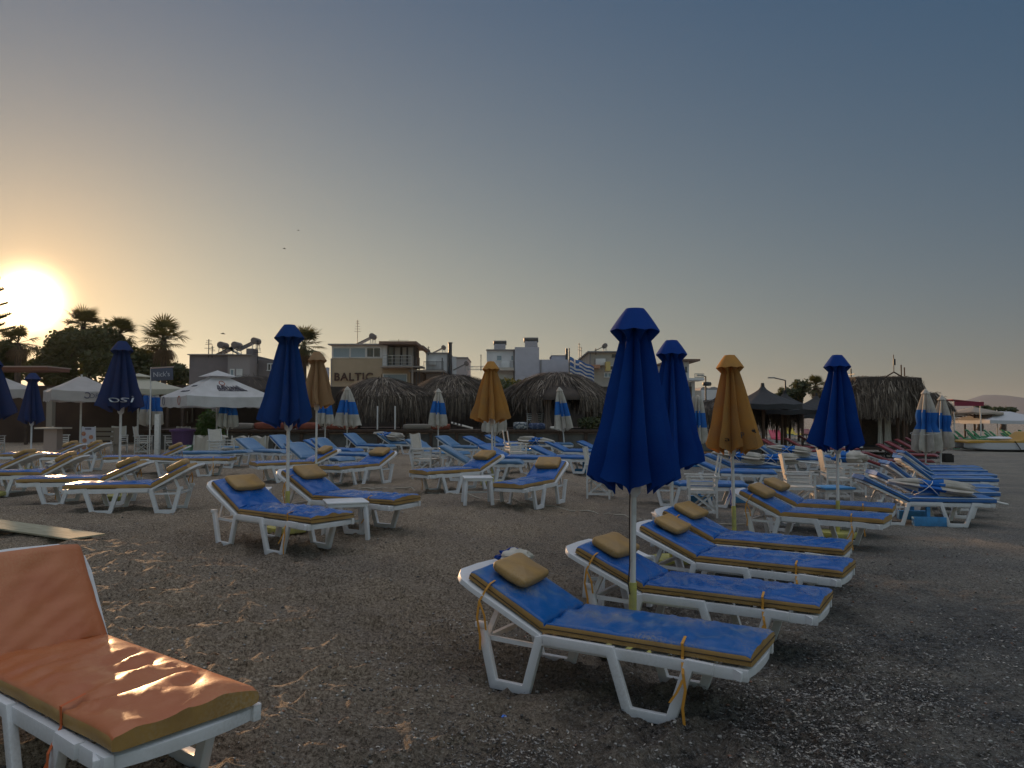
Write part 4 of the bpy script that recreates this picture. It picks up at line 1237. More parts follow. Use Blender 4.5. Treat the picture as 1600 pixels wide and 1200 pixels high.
RUST = mat('rust cushion cloth', (.26, .07, .035), .85, (.19, .05, .03), 4, 1)
TAUPE = mat('taupe cushion cloth', (.20, .17, .14), .85)
WOVEN = mat('patterned pale cloth', (.34, .34, .33), .85, (.07, .09, .12), 14, 1, nlo=.48, nhi=.52)
NAVY = mat('navy patterned cloth', (.03, .045, .10), .85, (.12, .14, .2), 12, 1, nlo=.55, nhi=.6)
DZ = 1.07
for (x, w, h, m, lab) in [(-11.6, 1.5, .28, TAUPE, 'taupe cushion on the terrace behind the left windbreak'), (-10.0, 1.7, .32, RUST, 'rust coloured cushion on the terrace, left of the blue umbrella'),
                          (-8.6, 1.0, .30, RUST, 'rust coloured cushion showing below the blue umbrella hem'), (-7.2, 1.3, .26, RUST, 'rust coloured cushion behind the tan umbrella'),
                          (-4.0, 1.2, .24, TAUPE, 'taupe cushion on the terrace between the two left huts'), (-3.0, .8, .24, RUST, 'small rust cushion on the terrace beside the slim striped umbrella'),
                          (.35, .60, .32, WOVEN, 'pale patterned cushion on the terrace edge'), (1.05, .72, .28, NAVY, 'navy patterned cushion next to the pale one'),
                          (1.95, .70, .14, CANVAS, 'flat cream cushion right of the navy one')]:
    soft_box('cushion', lab, 'cushion', (x, 32.5, DZ), (w, .55, h), m, x, 0, 'cushions along the terrace edge')
b = MB(); rows = []
for i in range(13): rows.append([(-.45 + i * .075, -.2 + .4 * k / 5, .26 - .02 * i + .06 * math.sin(k * .6)) for k in range(6)])
b.grid(rows, lambda i, k: i % 2 if i < 6 else 0); b.grid([[(x, y, z - .02) for x, y, z in r] for r in rows])
o = b.build('striped_board', [UWHITE, DARK], None, smooth=60); o.location = (-2.1, 32.4, DZ + .02); tag(o, 'black and white striped board lying on the terrace edge', 'board')

# furniture silhouettes under the huts
TBL = Proto(lambda: None)


def dark_table():
    o = thing('terrace_table', None, None)
    b = MB(); b.box((0, 0, .73), (.8, .8, .04)); b.build('table_top', BROWN, o)
    for sx in (-1, 1):
        for sy in (-1, 1):
            b = MB(); b.box((sx * .34, sy * .34, .355), (.05, .05, .71)); b.build('leg', BROWN, o)
    return o


TBL = Proto(dark_table)
for i, (x, lab) in enumerate([(-8.9, 'dark table on the terrace behind the blue umbrella'), (-4.6, 'dark table on the terrace between the left huts'), (-1.0, 'dark table on the terrace behind the central ochre umbrella'), (3.9, 'dark table on the terrace under the domed hut')]):
    TBL.get(lab, 'table', 'dark tables on the terrace', (x, 34.2, DZ), .2 * i)
for i, (x, y, rz, lab) in enumerate([(-.6, 33.4, 20, 'white chair on the terrace beside the domed hut'), (1.0, 34.0, -30, 'white chair under the domed hut'), (-9.6, 34.0, 60, 'white chair on the terrace left of the blue umbrella')]):
    DC2.get(lab, 'chair', 'white chairs on the terrace', (x, y, DZ), R(rz))


# ------------------------------------------------------------------ plants
def leafy_bush(label, loc, r, h, n, seed, m=LEAF, leaf=.09, name='bush', cat='bush', group=None):
    rnd = random.Random(seed); b = MB()
    for _ in range(n):
        p = Vector((rnd.gauss(0, 1), rnd.gauss(0, 1), rnd.gauss(0, 1))).normalized() * rnd.random() ** .4
        q = Vector((p.x * r, p.y * r, h * .5 + p.z * h * .5)); a = Vector((rnd.gauss(0, 1), rnd.gauss(0, 1), rnd.gauss(0, 1))).normalized(); c = a.orthogonal().normalized()
        s = leaf * rnd.uniform(.5, 1.4)
        b.add([q - c * s * .35, q + a * s, q + c * s * .35, q - a * s * .2], [(0, 1, 2, 3)])
    o = b.build(name, m, None, recalc=False); o.location = loc
    return tag(o, label, cat, group)


leafy_bush('green bush on the terrace beside the domed hut', (4.4, 33.6, DZ), .8, .75, 900, 5, leaf=.12)
leafy_bush('green bush on the terrace edge left of the tallest umbrella', (3.4, 33.2, DZ), .6, .55, 500, 6, leaf=.12)
leafy_bush('leafy plant under the wide white parasol', (-11.6, 29.6, .25), .55, 1.7, 1100, 7, leaf=.13, m=mat('bright foliage', (.06, .12, .02), .6, trans=.3))
leafy_bush('dark shrub behind the left huts', (-.8, 39.0, 2.4), 1.6, 1.1, 1500, 8, leaf=.2)
leafy_bush('dark shrub peeping over the huts beside the white buildings', (.6, 40.5, 2.4), 1.7, 1.15, 1500, 9, leaf=.2)


def crown_tree(label, c, zc, rx, rz_, n, seed, leaf=.35, m=LEAF, base=.25, name='broadleaf_tree', group=None, lobes=9):
    """trunk with limbs and a crown of leaf clumps gathered round limb ends"""
    rnd = random.Random(seed)
    o = thing(name, label, 'tree', (c[0], c[1], base), 0, group)
    cen = [Vector((rnd.uniform(-1, 1) * rx * .72, rnd.uniform(-1, 1) * rx * .6, zc - base + rnd.uniform(-.8, .8) * rz_ * .75)) for _ in range(lobes)] + [Vector((0, 0, zc - base + rz_ * .4))]
    tr = MB(); fork = Vector((0, 0, (zc - base) * .45)); tr.tube([(0, 0, 0), (.1, 0, fork.z * .5), tuple(fork)], [.32, .26, .22], 8)
    for q in cen: tr.tube([tuple(fork), tuple(fork.lerp(q, .5) + Vector((0, 0, .2))), tuple(q)], [.15, .09, .04], 5)
    tr.build('trunk', BARK, o, smooth=60)
    b = MB()
    for q in cen:
        rr = rnd.uniform(.38, .62)
        for _ in range(n // len(cen)):
            d = Vector((rnd.gauss(0, 1), rnd.gauss(0, 1), rnd.gauss(0, 1))).normalized() * (rnd.random() ** .45)
            d *= 1 + .5 * noise.noise(d * 3 + Vector((seed, 0, 0)))
            p = q + Vector((d.x * rx * rr, d.y * rx * rr, d.z * rz_ * rr)); a = Vector((rnd.gauss(0, 1), rnd.gauss(0, 1), rnd.gauss(0, .7))).normalized(); e = a.orthogonal().normalized(); s = leaf * rnd.uniform(.5, 1.3)
            b.add([p - e * s * .4, p + a * s * .7, p + e * s * .4, p - a * s * .3], [(0, 1, 2, 3)])
    b.build('crown', m, o, recalc=False)
    return o


TG = 'trees behind the beach bar'
def tree_px(label, px, pyc, rpx, rypx, Y, n, seed, **k):
    c = P(px, pyc, Y); return crown_tree(label, (c.x, Y), c.z, rpx * Y / 1200, rypx * Y / 1200, n, seed, **k)


tree_px('broad dark tree below the sun, nearest the left edge of the big clump', 88, 575, 34, 32, 66, 5200, 31, group=TG)
tree_px('tallest broad tree of the dark clump right of the sun', 130, 555, 42, 46, 64, 8200, 32, group=TG)
tree_px('broad dark tree between the tallest one and the first palm', 178, 562, 34, 38, 66, 5600, 33, group=TG)
tree_px('low dark tree behind the sign on its pole', 226, 572, 34, 30, 68, 4600, 34, group=TG)
tree_px('dark tree in the far left corner below the pine branches', 8, 568, 32, 34, 60, 5200, 35, group=TG)
tree_px('low dark tree left of the lilac building', 272, 588, 28, 22, 66, 2600, 37, group=TG)
tree_px('small dark tree beside the right street lamp', 1228, 618, 14, 14, 80, 1500, 38, group='trees far right behind the black parasols')
tree_px('dark broadleaf tree left of the far right palm', 1250, 612, 16, 18, 80, 2200, 39, group='trees far right behind the black parasols')
tree_px('low dark tree behind the far right blue umbrella', 1292, 622, 18, 12, 84, 1500, 40, group='trees far right behind the black parasols')
tree_px('small dark tree above the straw parasol at the far right', 1530, 640, 14, 7, 70, 700, 41, group='trees far right behind the black parasols')
tree_px('small dark tree behind the white tents', 1566, 641, 18, 5, 72, 700, 42, group='trees far right behind the black parasols')


def fan_palm(label, px, py, rpx, Y, seed, skirt=True, n=34, group='fan palms on the skyline'):
    rnd = random.Random(seed); c = P(px, py, Y); r = rpx * Y / 1200; H = c.z - .25
    o = thing('fan_palm', label, 'palm tree', (c.x, Y, .25), 0, group)
    b = MB(); b.tube([(0, 0, 0), (.05, 0, H * .5), (0, 0, H)], [.30, .24, .22], 10); b.build('trunk', BARK, o, smooth=60)
    b = MB()

    def frond(b, el, az, ln, bl, droop, blades=15):
        d = Vector((math.cos(az) * math.cos(el), math.sin(az) * math.cos(el), math.sin(el))); base = Vector((0, 0, H)); tip = base + d * ln * .55 - Vector((0, 0, droop * .3))
        sd = d.cross(Vector((0, 0, 1))).normalized(); up = sd.cross(d).normalized()
        b.bar(base, tip, .05, .03)
        for i in range(blades):
            f = (i / (blades - 1) - .5) * 2; ang = f * 1.45
            q = d * math.cos(ang) + sd * math.sin(ang); e = tip + q * bl * (1 - .25 * abs(f)) - Vector((0, 0, droop * (.5 + rnd.random() * .5)))
            m1 = tip.lerp(e, .55) + up * .05 * bl + Vector((0, 0, droop * .22)); w = bl * .042
            pn = (q.cross(up)).normalized() * w
            b.add([tip - pn * .4, tip + pn * .4, m1 + pn, m1 - pn, e], [(0, 1, 2, 3), (3, 2, 4)])
    for i in range(n):
        el = rnd.uniform(-.45, 1.35); az = rnd.random() * 6.28
        frond(b, el, az, r * rnd.uniform(.75, 1.1), r * rnd.uniform(.50, .68), r * rnd.uniform(.02, .26))
    b.build('crown', LEAF2, o, recalc=False)
    if skirt:
        b = MB()
        for i in range(26): frond(b, rnd.uniform(-1.35, -.5), rnd.random() * 6.28, r * rnd.uniform(.5, .75), r * .4, r * .35, 9)
        b.build('dead_skirt', DEADLEAF, o, recalc=False)
    return o


fan_palm('fan palm standing clear against the glow, left of the lilac building', 256, 532, 42, 62, 51)
fan_palm('fan palm rising from the dark clump, second from the left', 187, 522, 32, 66, 52)
fan_palm('fan palm crowning the tallest tree right of the sun', 130, 510, 36, 66, 53)
fan_palm('fan palm just below and right of the sun', 28, 536, 34, 58, 54)
fan_palm('fan palm behind the blue umbrella, left of centre', 474, 540, 38, 58, 55)
fan_palm('small fan palm at the far right beside the blue umbrella', 1274, 603, 20, 78, 56)
fan_palm('tiny fan palm left of the far right trees', 1221, 612, 9, 84, 57, n=24)


def norfolk_pine():
    o = thing('norfolk_pine', 'tall pine with tiered drooping branches reaching in from the left edge', 'tree', (-43.5, 60, .25)); rnd = random.Random(4)
    b = MB(); b.tube([(0, 0, 0), (0, 0, 9), (0, 0, 17.5)], [.42, .28, .05], 10); b.build('trunk', BARK, o, smooth=60)
    b = MB(); H = 17.5
    for L_ in range(15):
        z = 3.2 + L_ * .98; ln = 4.9 * (1 - (z - 2) / 16.5) ** .8 + .3
        for k in range(7):
            az = k * 2 * math.pi / 7 + L_ * .5 + rnd.uniform(-.1, .1); pts = [Vector((math.cos(az) * ln * t, math.sin(az) * ln * t, z - .25 * math.sin(t * 3) + .45 * t * t)) for t in (0, .25, .5, .75, 1)]
            b.tube(pts, [.06, .05, .04, .03, .015], 5)
            for j in range(24):
                t = .12 + .88 * j / 23; i = min(int(t * 4), 3); p = pts[i].lerp(pts[i + 1], t * 4 - i)
                for s in (-1, 1):
                    a2 = az + s * 1.15; q = p + Vector((math.cos(a2), math.sin(a2), .12)) * ln * .18 * (1.15 - t * .6)
                    b.bar(p, q, .07, .05); b.bar(p.lerp(q, .5), q + Vector((0, 0, .14)), .06, .05)
    b.build('crown', LEAF, o, recalc=False)


norfolk_pine()


# ------------------------------------------------------------------ buildings
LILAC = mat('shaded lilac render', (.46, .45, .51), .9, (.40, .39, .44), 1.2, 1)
WHITEW = mat('white render', (.66, .65, .66), .9, (.54, .53, .54), .8, 1)
OCHW = mat('ochre render', (.38, .30, .21), .9, (.33, .265, .18), .8, 1)
TANW = mat('sandy render', (.46, .41, .36), .9, (.38, .34, .30), .8, 1)
FRAMEM = mat('white window frame', (.60, .60, .60), .6)
ROOFM = mat('brown fascia', (.16, .10, .075), .8)
GREYR = mat('grey roof edge', (.26, .25, .25), .85)


class Bld:
    def __init__(s, label, px0, px1, Y, group=None):
        s.Y = Y; s.o = thing('building', label, 'building', (P((px0 + px1) / 2, 648, Y).x, Y, .2), 0, group); s.ox = s.o.location.x

    def X(s, px): return (px - 800) / 1200 * s.Y - s.ox

    def Z(s, py): return P(800, py, s.Y).z - .2

    def block(s, name, px0, px1, py0, depth, m, py1=None, dy=0.0):
        z1 = s.Z(py0); z0 = s.Z(py1) if py1 else 0; x0, x1 = s.X(px0), s.X(px1)
        b = MB(); b.box(((x0 + x1) / 2, dy + depth / 2, (z0 + z1) / 2), (x1 - x0, depth, z1 - z0)); return b.build(name, m, s.o)

    def window(s, px0, px1, py0, py1, glass=GLASS, dy=0.0, bars=1, frame=FRAMEM, fw=.07):
        x0, x1, z1, z0 = s.X(px0), s.X(px1), s.Z(py0), s.Z(py1); b = MB(); w, h = x1 - x0, z1 - z0; cx, cz = (x0 + x1) / 2, (z0 + z1) / 2
        b.box((cx, dy - .03, z1 - fw / 2), (w, .08, fw)); b.box((cx, dy - .03, z0 + fw / 2), (w + .1, .12, fw))
        for i in range(bars + 2): b.box((x0 + fw / 2 + (w - fw) * i / (bars + 1), dy - .03, cz), (fw, .08, h - 2 * fw))
        f = b.build('window', frame, s.o)
        b = MB(); b.box((cx, dy - .012, cz), (w - .02, .02, h - .02)); b.build('pane', glass, f)
        return f

    def railing(s, px0, px1, py0, py1, dy, n=10, m=DMETAL, bars='v'):
        x0, x1, z1, z0 = s.X(px0), s.X(px1), s.Z(py0), s.Z(py1); b = MB(); b.box(((x0 + x1) / 2, dy, z1), (x1 - x0, .05, .05)); b.box(((x0 + x1) / 2, dy, z0 + .05), (x1 - x0, .05, .05))
        if bars == 'v':
            for i in range(n + 1): b.box((x0 + (x1 - x0) * i / n, dy, (z0 + z1) / 2), (.035, .035, z1 - z0))
        else:
            for k in (.35, .68): b.box(((x0 + x1) / 2, dy, z0 + (z1 - z0) * k), (x1 - x0, .035, .035))
            for i in range(4): b.box((x0 + (x1 - x0) * i / 3, dy, (z0 + z1) / 2), (.045, .045, z1 - z0))
        return b.build('railing', m, s.o)


# ochre building with the sign
B = Bld('ochre two storey building with brown rooftop lettering wall and window band', 516, 640, 80)
B.block('wall', 516, 597, 560, 9, OCHW); B.block('upper_band', 517.5, 597, 539.5, 8.6, WHITEW, 559.9, dy=.05)
B.block('roof', 513, 598, 537.6, 10, GREYR, 539.4, dy=-.5)
B.window(519, 546, 543, 559, GLASS2, .05, 0); B.window(546.5, 571, 543, 559, GLASS2, .05, 0); B.window(572, 594.5, 543, 558.5, GLASS, .05, 1)
B.block('side_wall', 597.3, 641, 573, 8, OCHW); B.window(598, 636, 584, 601, GLASS2, 0.0, 0)
B.block('glazed_room', 603, 646, 539.5, 4, DARK, 572.7, dy=.8); B.block('room_corner', 597.3, 603.5, 539.5, 4, WHITEW, 572.8, dy=.02)
B.block('flat_roof', 594, 652, 534.5, 8.5, ROOFM, 538.9, dy=-1.0); B.block('canopy_return', 652.2, 659, 538, 7, ROOFM, 542.5, dy=1.2)
for a, c in ((604.5, 613), (614, 624), (626, 634), (635, 645)): B.window(a, c, 541, 571.5, mat('curtained glass', (.22, .20, .19), .3) if a > 610 else GLASS, .75, 0, frame=DMETAL)
B.block('balcony_slab', 598, 662, 573.2, 2.4, mat('grey slab', (.25, .22, .20), .9), 575.4, dy=-1.6); B.railing(601, 645, 557, 572.8, -1.4, bars='h', m=METAL)
B.block('terrace_slab', 640, 695, 578.8, 5, mat('grey slab', (0, 0, 0)), 581.5, dy=-1.0); B.railing(663, 694, 566, 578.4, -.8, n=16)
B.block('terrace_wall', 641.5, 660, 581.8, 3, mat('brown shade wall', (.12, .085, .07), .9), dy=.6); B.window(675, 694, 589, 606, FRAMEM, .4, 0)
b = MB(); b.box((B.X(646.5), -1.2, B.Z(575) / 2 + .0), (.18, .18, B.Z(541))); b.v = [(x, y, z) for x, y, z in b.v]; b.build('column', mat('grey slab', (0, 0, 0)), B.o)
for px in (652, 656.5, 692): b = MB(); b.box((B.X(px), -.9, (B.Z(560)) / 2), (.10, .10, B.Z(560))); b.build('column', DMETAL, B.o)
cu = bpy.data.curves.new('sign', 'FONT'); cu.body = 'BALTIC'; cu.size = 1.62; cu.extrude = .07; cu.offset = .028; cu.space_character = 1.12
to = bpy.data.objects.new('sign', cu); COL.objects.link(to); bpy.context.view_layer.update(); me = bpy.data.meshes.new_from_object(to); bpy.data.objects.remove(to)
me.materials.append(mat('dark brown letters', (.05, .022, .016), .6)); so = bpy.data.objects.new('lettering', me); COL.objects.link(so); so.parent = B.o
wd = max(v.co.x for v in me.vertices); kx = (B.X(582.5) - B.X(521.5)) / wd
so.scale = (kx, kx * 1.0, 1); so.rotation_euler = (math.pi / 2, 0, 0); so.location = (B.X(521.5), -.08, B.Z(594.5))

WB = 'white houses on the skyline'
B2 = Bld('white rooftop house right of the ochre building, with a dark chimney pipe', 665, 732, 84, WB)
B2.block('wall', 665.5, 701, 552.5, 7, WHITEW); B2.block('parapet', 664.5, 702, 551, 7.4, GREYR, 552.4, dy=-.2); B2.block('annex', 706.5, 713, 557, 6, WHITEW); B2.block('annex', 713.2, 730, 559.8, 7, mat('pinkish render', (.48, .42, .41), .9)); B2.block('parapet', 712.5, 731, 558, 7.2, GREYR, 559.7, dy=-.1)
b = MB(); b.tube([(B2.X(703.5), -.3, 0), (B2.X(703.5), -.3, B2.Z(537))], .20, 10); b.tube([(B2.X(703.5), -.3, B2.Z(537)), (B2.X(703.5), -.3, B2.Z(535.5))], .26, 10); b.build('chimney_pipe', DMETAL, B2.o, smooth=60)
B2.railing(730, 762, 572, 578, .5, n=16, m=METAL)
B3 = Bld('white block with stepped roofline and two small windows above the huts', 760, 888, 76, WB)
B3.block('wall', 760.5, 804, 547.5, 8, WHITEW); B3.block('roof_slab', 759.5, 804.5, 546, 8.5, GREYR, 547.4, dy=-.2); B3.window(775.5, 784.5, 555, 564, GLASS2, 0, 0); B3.window(798, 803.6, 555, 564, GLASS2, 0, 0)
B3.window(781, 792, 585, 596, FRAMEM, 0, 1); B3.window(793, 802, 586, 602, FRAMEM, 0, 1)
B3.block('balcony', 760, 803, 575.5, 1.4, TANW, 580, dy=-1.4)
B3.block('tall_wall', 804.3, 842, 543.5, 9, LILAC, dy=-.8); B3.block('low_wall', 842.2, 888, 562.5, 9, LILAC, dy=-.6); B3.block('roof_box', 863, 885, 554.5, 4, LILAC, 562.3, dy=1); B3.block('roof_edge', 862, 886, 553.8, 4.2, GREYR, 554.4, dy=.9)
B4 = Bld('sandy house with sunlit left side, window panels and balcony', 918, 972, 66, WB)
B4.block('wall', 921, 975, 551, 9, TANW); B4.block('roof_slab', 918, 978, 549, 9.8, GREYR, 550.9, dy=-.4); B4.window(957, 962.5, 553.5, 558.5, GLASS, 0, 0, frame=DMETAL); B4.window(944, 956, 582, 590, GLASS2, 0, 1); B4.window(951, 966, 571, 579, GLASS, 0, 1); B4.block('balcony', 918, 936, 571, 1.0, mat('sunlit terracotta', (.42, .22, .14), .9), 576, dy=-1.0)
b = MB(); b.box((B4.X(948), -.8, B4.Z(573.5)), (.36, .9, .78)); b.build('lamp_box', mat('yellow panel', (.55, .42, .16), .7), B4.o)
B5 = Bld('pale house with wide overhanging roof right of the big umbrellas', 1050, 1092, 62, WB)
B5.block('wall', 1050, 1077, 565, 7, WHITEW); B5.block('roof', 1046, 1091, 562, 8.5, ROOFM, 565, dy=-.8); B5.window(1071, 1073.4, 573, 582, GLASS, 0, 0, frame=DMETAL); B5.block('balcony_slab', 1062, 1092, 592.5, 2.2, WHITEW, 596, dy=-2); B5.railing(1077, 1091, 586, 592.3, -1.9, n=7, m=METAL); B5.block('side_wall', 1080, 1086, 596.3, 3, WHITEW)
B6 = Bld('low white house with barrel roofs and sunlit corner, far behind', 1083, 1130, 74, WB)
B6.block('wall', 1083, 1096, 610, 6, TANW); B6.block('wall', 1096.2, 1130, 609, 6, WHITEW, dy=.5)
for a, c in ((1097, 1110), (1110, 1126)):
    b = MB(); n = 10; x0, x1 = B6.X(a), B6.X(c); b.prism([((x0 + x1) / 2 + (x1 - x0) / 2 * math.cos(math.pi * i / n), B6.Z(609.3) + (B6.Z(604) - B6.Z(609.3)) * math.sin(math.pi * i / n)) for i in range(n + 1)], .6, 5.5); b.build('barrel_roof', GREYR, B6.o)
B7 = Bld('lilac shaded flat roofed building behind the wide white parasol', 295, 425, 58)
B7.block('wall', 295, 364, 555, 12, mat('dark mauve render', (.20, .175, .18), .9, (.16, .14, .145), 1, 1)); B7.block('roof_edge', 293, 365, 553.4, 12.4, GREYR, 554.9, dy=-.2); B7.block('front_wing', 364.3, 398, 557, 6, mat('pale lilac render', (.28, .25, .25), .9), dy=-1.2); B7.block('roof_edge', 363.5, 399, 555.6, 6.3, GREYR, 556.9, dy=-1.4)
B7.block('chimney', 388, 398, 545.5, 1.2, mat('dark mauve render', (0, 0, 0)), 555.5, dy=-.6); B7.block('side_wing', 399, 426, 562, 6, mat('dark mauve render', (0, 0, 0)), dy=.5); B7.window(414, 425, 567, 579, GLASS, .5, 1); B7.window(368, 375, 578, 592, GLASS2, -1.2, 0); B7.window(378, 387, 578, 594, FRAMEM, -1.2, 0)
B8 = Bld('low shaded house between the palm and the ochre building', 500, 516, 70, WB)
B8.block('wall', 494, 512, 574, .6, LILAC)

for bb, px, py, dy in ((B2, 676, 566, 0), (B3, 790, 570, 0), (B4, 938, 566, 0), (B, 606, 595, 0), (B3, 768, 590, 0)):
    b = MB(); b.box((bb.X(px), dy - .18, bb.Z(py)), (.85, .32, .58)); b.build('air_conditioner', FRAMEM, bb.o, bevel=.02)
for bb, px, py in ((B2, 699, 553), (B3, 802.5, 548), (B3, 845, 563), (B, 517.5, 560), (B4, 922.5, 551)):
    b = MB(); b.tube([(bb.X(px), -.06 if bb is not B3 or px < 804 else -.68, 0), (bb.X(px), -.06 if bb is not B3 or px < 804 else -.68, bb.Z(py))], .06, 6); b.build('drain_pipe', GREYR, bb.o)
# beach bar at the left
BB = Bld('dim timber beach bar with a reddish awning at the left', -70, 300, 38)
BB.block('back_wall', -80, 300, 600, .3, mat('brown bar wall', (.075, .045, .032), .9, (.05, .03, .022), 1, 1), dy=2.2)
BB.block('roof', -90, 97, 576, 1.8, mat('rust awning', (.20, .085, .06), .9), 581, dy=-1.2); BB.block('fascia', -90, 98, 574.2, 2.0, mat('pale fascia', (.40, .30, .26), .9), 575.9, dy=-1.3)
BB.block('lower_roof', 100, 300, 603, 4, BROWN, 607, dy=-.8)
BB.block('counter', 240, 300, 668, .8, BROWN, dy=.2)
for px in (97, 60, 245, 275, 298): b = MB(); b.box((BB.X(px), -.9, BB.Z(607) / 2), (.28 if px == 97 else .12, .28 if px == 97 else .12, BB.Z(607))); b.build('post', mat('grey timber', (.26, .22, .18), .9) if px == 97 else BROWN, BB.o)
for a, c, e, f_ in ((262, 268, 640, 664), (270, 276, 634, 662), (289, 297, 626, 640), (302, 315, 645, 663)): BB.window(a, c, e, f_, mat('pale bright pane', (.42, .40, .34), .8), 2.15, 0, frame=BROWN)  # pale panes stand in for light in bright openings, besides one white panel


# ------------------------------------------------------------------ rooftop things
def solar_heater(end_on=True):
    def make():
        o = thing('solar_water_heater', None, None)
        b = MB()
        if end_on: b.tube([(0, -.7, .95), (0, -.68, .95), (0, .68, .95), (0, .7, .95)], [.2, .30, .30, .2], 14)
        else: b.tube([(-.75, 0, .95), (-.72, 0, .95), (.72, 0, .95), (.75, 0, .95)], [.2, .27, .27, .2], 14)
        b.build('tank', mat('dark tank shell', (.05, .045, .04), .5) if not end_on else mat('dull tank end', (.16, .13, .12), .6), o, smooth=50)
        b = MB()
        if end_on: b.bar((-.25, 0, .80), (-1.75, 0, .05), 1.3, .08)
        else: b.box((0, -.9, .45), (1.3, 1.5, .08), rot=Matrix.Rotation(.55, 3, 'X'))
        b.build('panel', GLASS, o)
        b = MB()
        for s in (-.5, .5):
            for q in (-.2, .25): b.bar((q if end_on else s, s if end_on else q, 0), (q * .6 if end_on else s, s if end_on else q * .6, .75), .05, .05)
        b.build('stand', METAL, o)
        return o
    return Proto(make)


SE, SF = solar_heater(True), solar_heater(False)
for pr, px, py, Y, sc_, fl, lab in [(SE, 341, 554.5, 60, .9, 1, 'solar water heater on the lilac roof, left one'), (SE, 363, 554.5, 60, .9, 0, 'solar water heater on the lilac roof, middle one'), (SE, 393, 546, 58, .8, 0, 'solar water heater beside the lilac chimney'),
                                (SE, 580, 538.5, 82, 1.05, 0, 'solar water heater on the ochre building roof'), (SE, 692, 552, 86, .8, 0, 'solar water heater on the white rooftop house'), (SE, 728, 578, 80, .8, 0, 'bright solar water heater low beside the huts'),
                                (SF, 781, 547, 78, .9, 0, 'solar water heater on the white block, left one'), (SF, 830, 544, 78, 1.0, 0, 'solar water heater on the tall white wall'), (SE, 947, 550, 68, .7, 0, 'solar water heater on the sandy house')]:
    q = P(px, py, Y); pr.get(lab, 'water heater', 'solar water heaters on the roofs', (q.x, Y + 1, q.z - .03), R(180 if fl else 0), 0, 0, sc_)


def antenna(label, px, py0, py1, Y, arms=3, w=.5, tilt=0):
    q = P(px, py1, Y); top = P(px, py0, Y).z - q.z
    o = thing('antenna', label, 'antenna', (q.x, Y, q.z), 0, 'antennas on the roofs')
    b = MB(); b.tube([(0, 0, -.3), (0, 0, top)], .035, 6); b.build('mast', DMETAL, o)
    b = MB()
    for i in range(arms): z = top - .12 - i * .28; b.bar((-w * (.4 + .12 * i), 0, z), (w * (.4 + .12 * i), .1, z), .03, .03)
    b.bar((-.02, -.5, top - .3), (.02, .5, top - .3), .03, .03); b.build('crossbars', DMETAL, o)


for a in [('thin antenna on the lilac roof, taller one', 326, 530, 553, 58), ('short antenna on the lilac roof', 331.5, 540, 553, 58, 2, .3), ('antenna right of the lilac chimney', 402.5, 531, 562, 58, 4, .3), ('tall dark mast on the ochre building roof', 558.5, 500, 538, 82, 5, .4),
          ('wide antenna above the glazed room', 623, 530, 534, 80, 1, 2.6), ('small antenna on the white rooftop house', 669.5, 541, 551, 84, 4, .4), ('thin mast before the white block', 751.5, 554, 575, 76, 1, .2), ('thin antenna beside the flag', 905, 536, 562, 76, 3, .3), ('second thin antenna beside the flag', 908, 542, 562, 77, 2, .3),
          ('thin mast on the sandy house', 931, 544, 549, 66, 1, .2), ('thin mast left of the thatched pavilion', 1330, 576, 596, 40, 1, .08)]: antenna(*a)


# flag
def flag():
    Y = 60; q = P(889.5, 583, Y); o = thing('flag', 'blue and white striped flag with a cross waving beside the white block', 'flag', (q.x, Y, q.z - 4))
    b = MB(); b.tube([(0, 0, 0), (0, 0, P(0, 544, Y).z - q.z + 4)], .045, 8); b.build('pole', DMETAL, o, smooth=60)
    H = 1.25; Wd = 1.95; rows = []; n = 27; m_ = 30
    for j in range(n + 1):
        v = j / n; rows.append([(.05 + Wd * (i / m_) * .96, .16 * math.sin(i * .55 + v * 1.5) * (i / m_), 4 + 1.25 - H * v - .75 * (i / m_) ** 1.15 + .05 * math.sin(i * .5 + 1)) for i in range(m_ + 1)])

    def mi(j, i):
        if j < 15 and i < 12: return 0 if (6 <= j < 9 or 5 <= i < 7) else 1
        return 1 if (j // 3) % 2 == 0 else 0
    b = MB(); b.grid(rows, mi); b.build('cloth', [mat('white flag cloth', (.5, .5, .5), .8, trans=.3), mat('blue flag cloth', (.03, .10, .30), .8, trans=.3)], o, smooth=60)


flag()
q = P(885.5, 560, 76); b = MB(); b.tube([(0, 0, -1), (0, 0, P(0, 544.5, 76).z - q.z)], .12, 8); o = b.build('flue_pipe', DMETAL, None, smooth=60); o.location = q; tag(o, 'short dark flue pipe on the white block beside the flag', 'pipe')


# street lamps
def lamp(label, px, py, Y, arm, pxbase=None, low=False):
    top = P(px, py, Y); o = thing('street_lamp', label, 'street lamp', (top.x, Y, .25), 0, 'street lamps along the coast road')
    H = top.z - .25; b = MB(); b.tube([(0, 0, 0), (0, 0, H)], [.09, .06], 8); b.tube([(0, 0, H - .02), (arm * .5, 0, H + .25 * abs(arm) * .4), (arm, 0, H + .2 * abs(arm))], .045, 6); b.build('post', DMETAL, o, smooth=60)
    b = MB(); b.box((arm * 1.12, 0, H + .2 * abs(arm)), (.55, .22, .10)); b.build('lamp_head', GREYR, o, bevel=.02)


lamp('street lamp with short arm right of the big blue umbrellas', 1102.5, 588, 68, -.45); lamp('street lamp with long arm before the dark trees', 1227, 594, 60, -.95)
b = MB(); b.lathe([(0, -.18), (.35, -.16), (.42, 0), (.35, .16), (0, .2)], 14); o = b.build('lamp_crown', DMETAL, None, smooth=60); o.location = P(1104.5, 600, 68); tag(o, 'round dark ring clamped high on the left street lamp post', 'lamp ring')


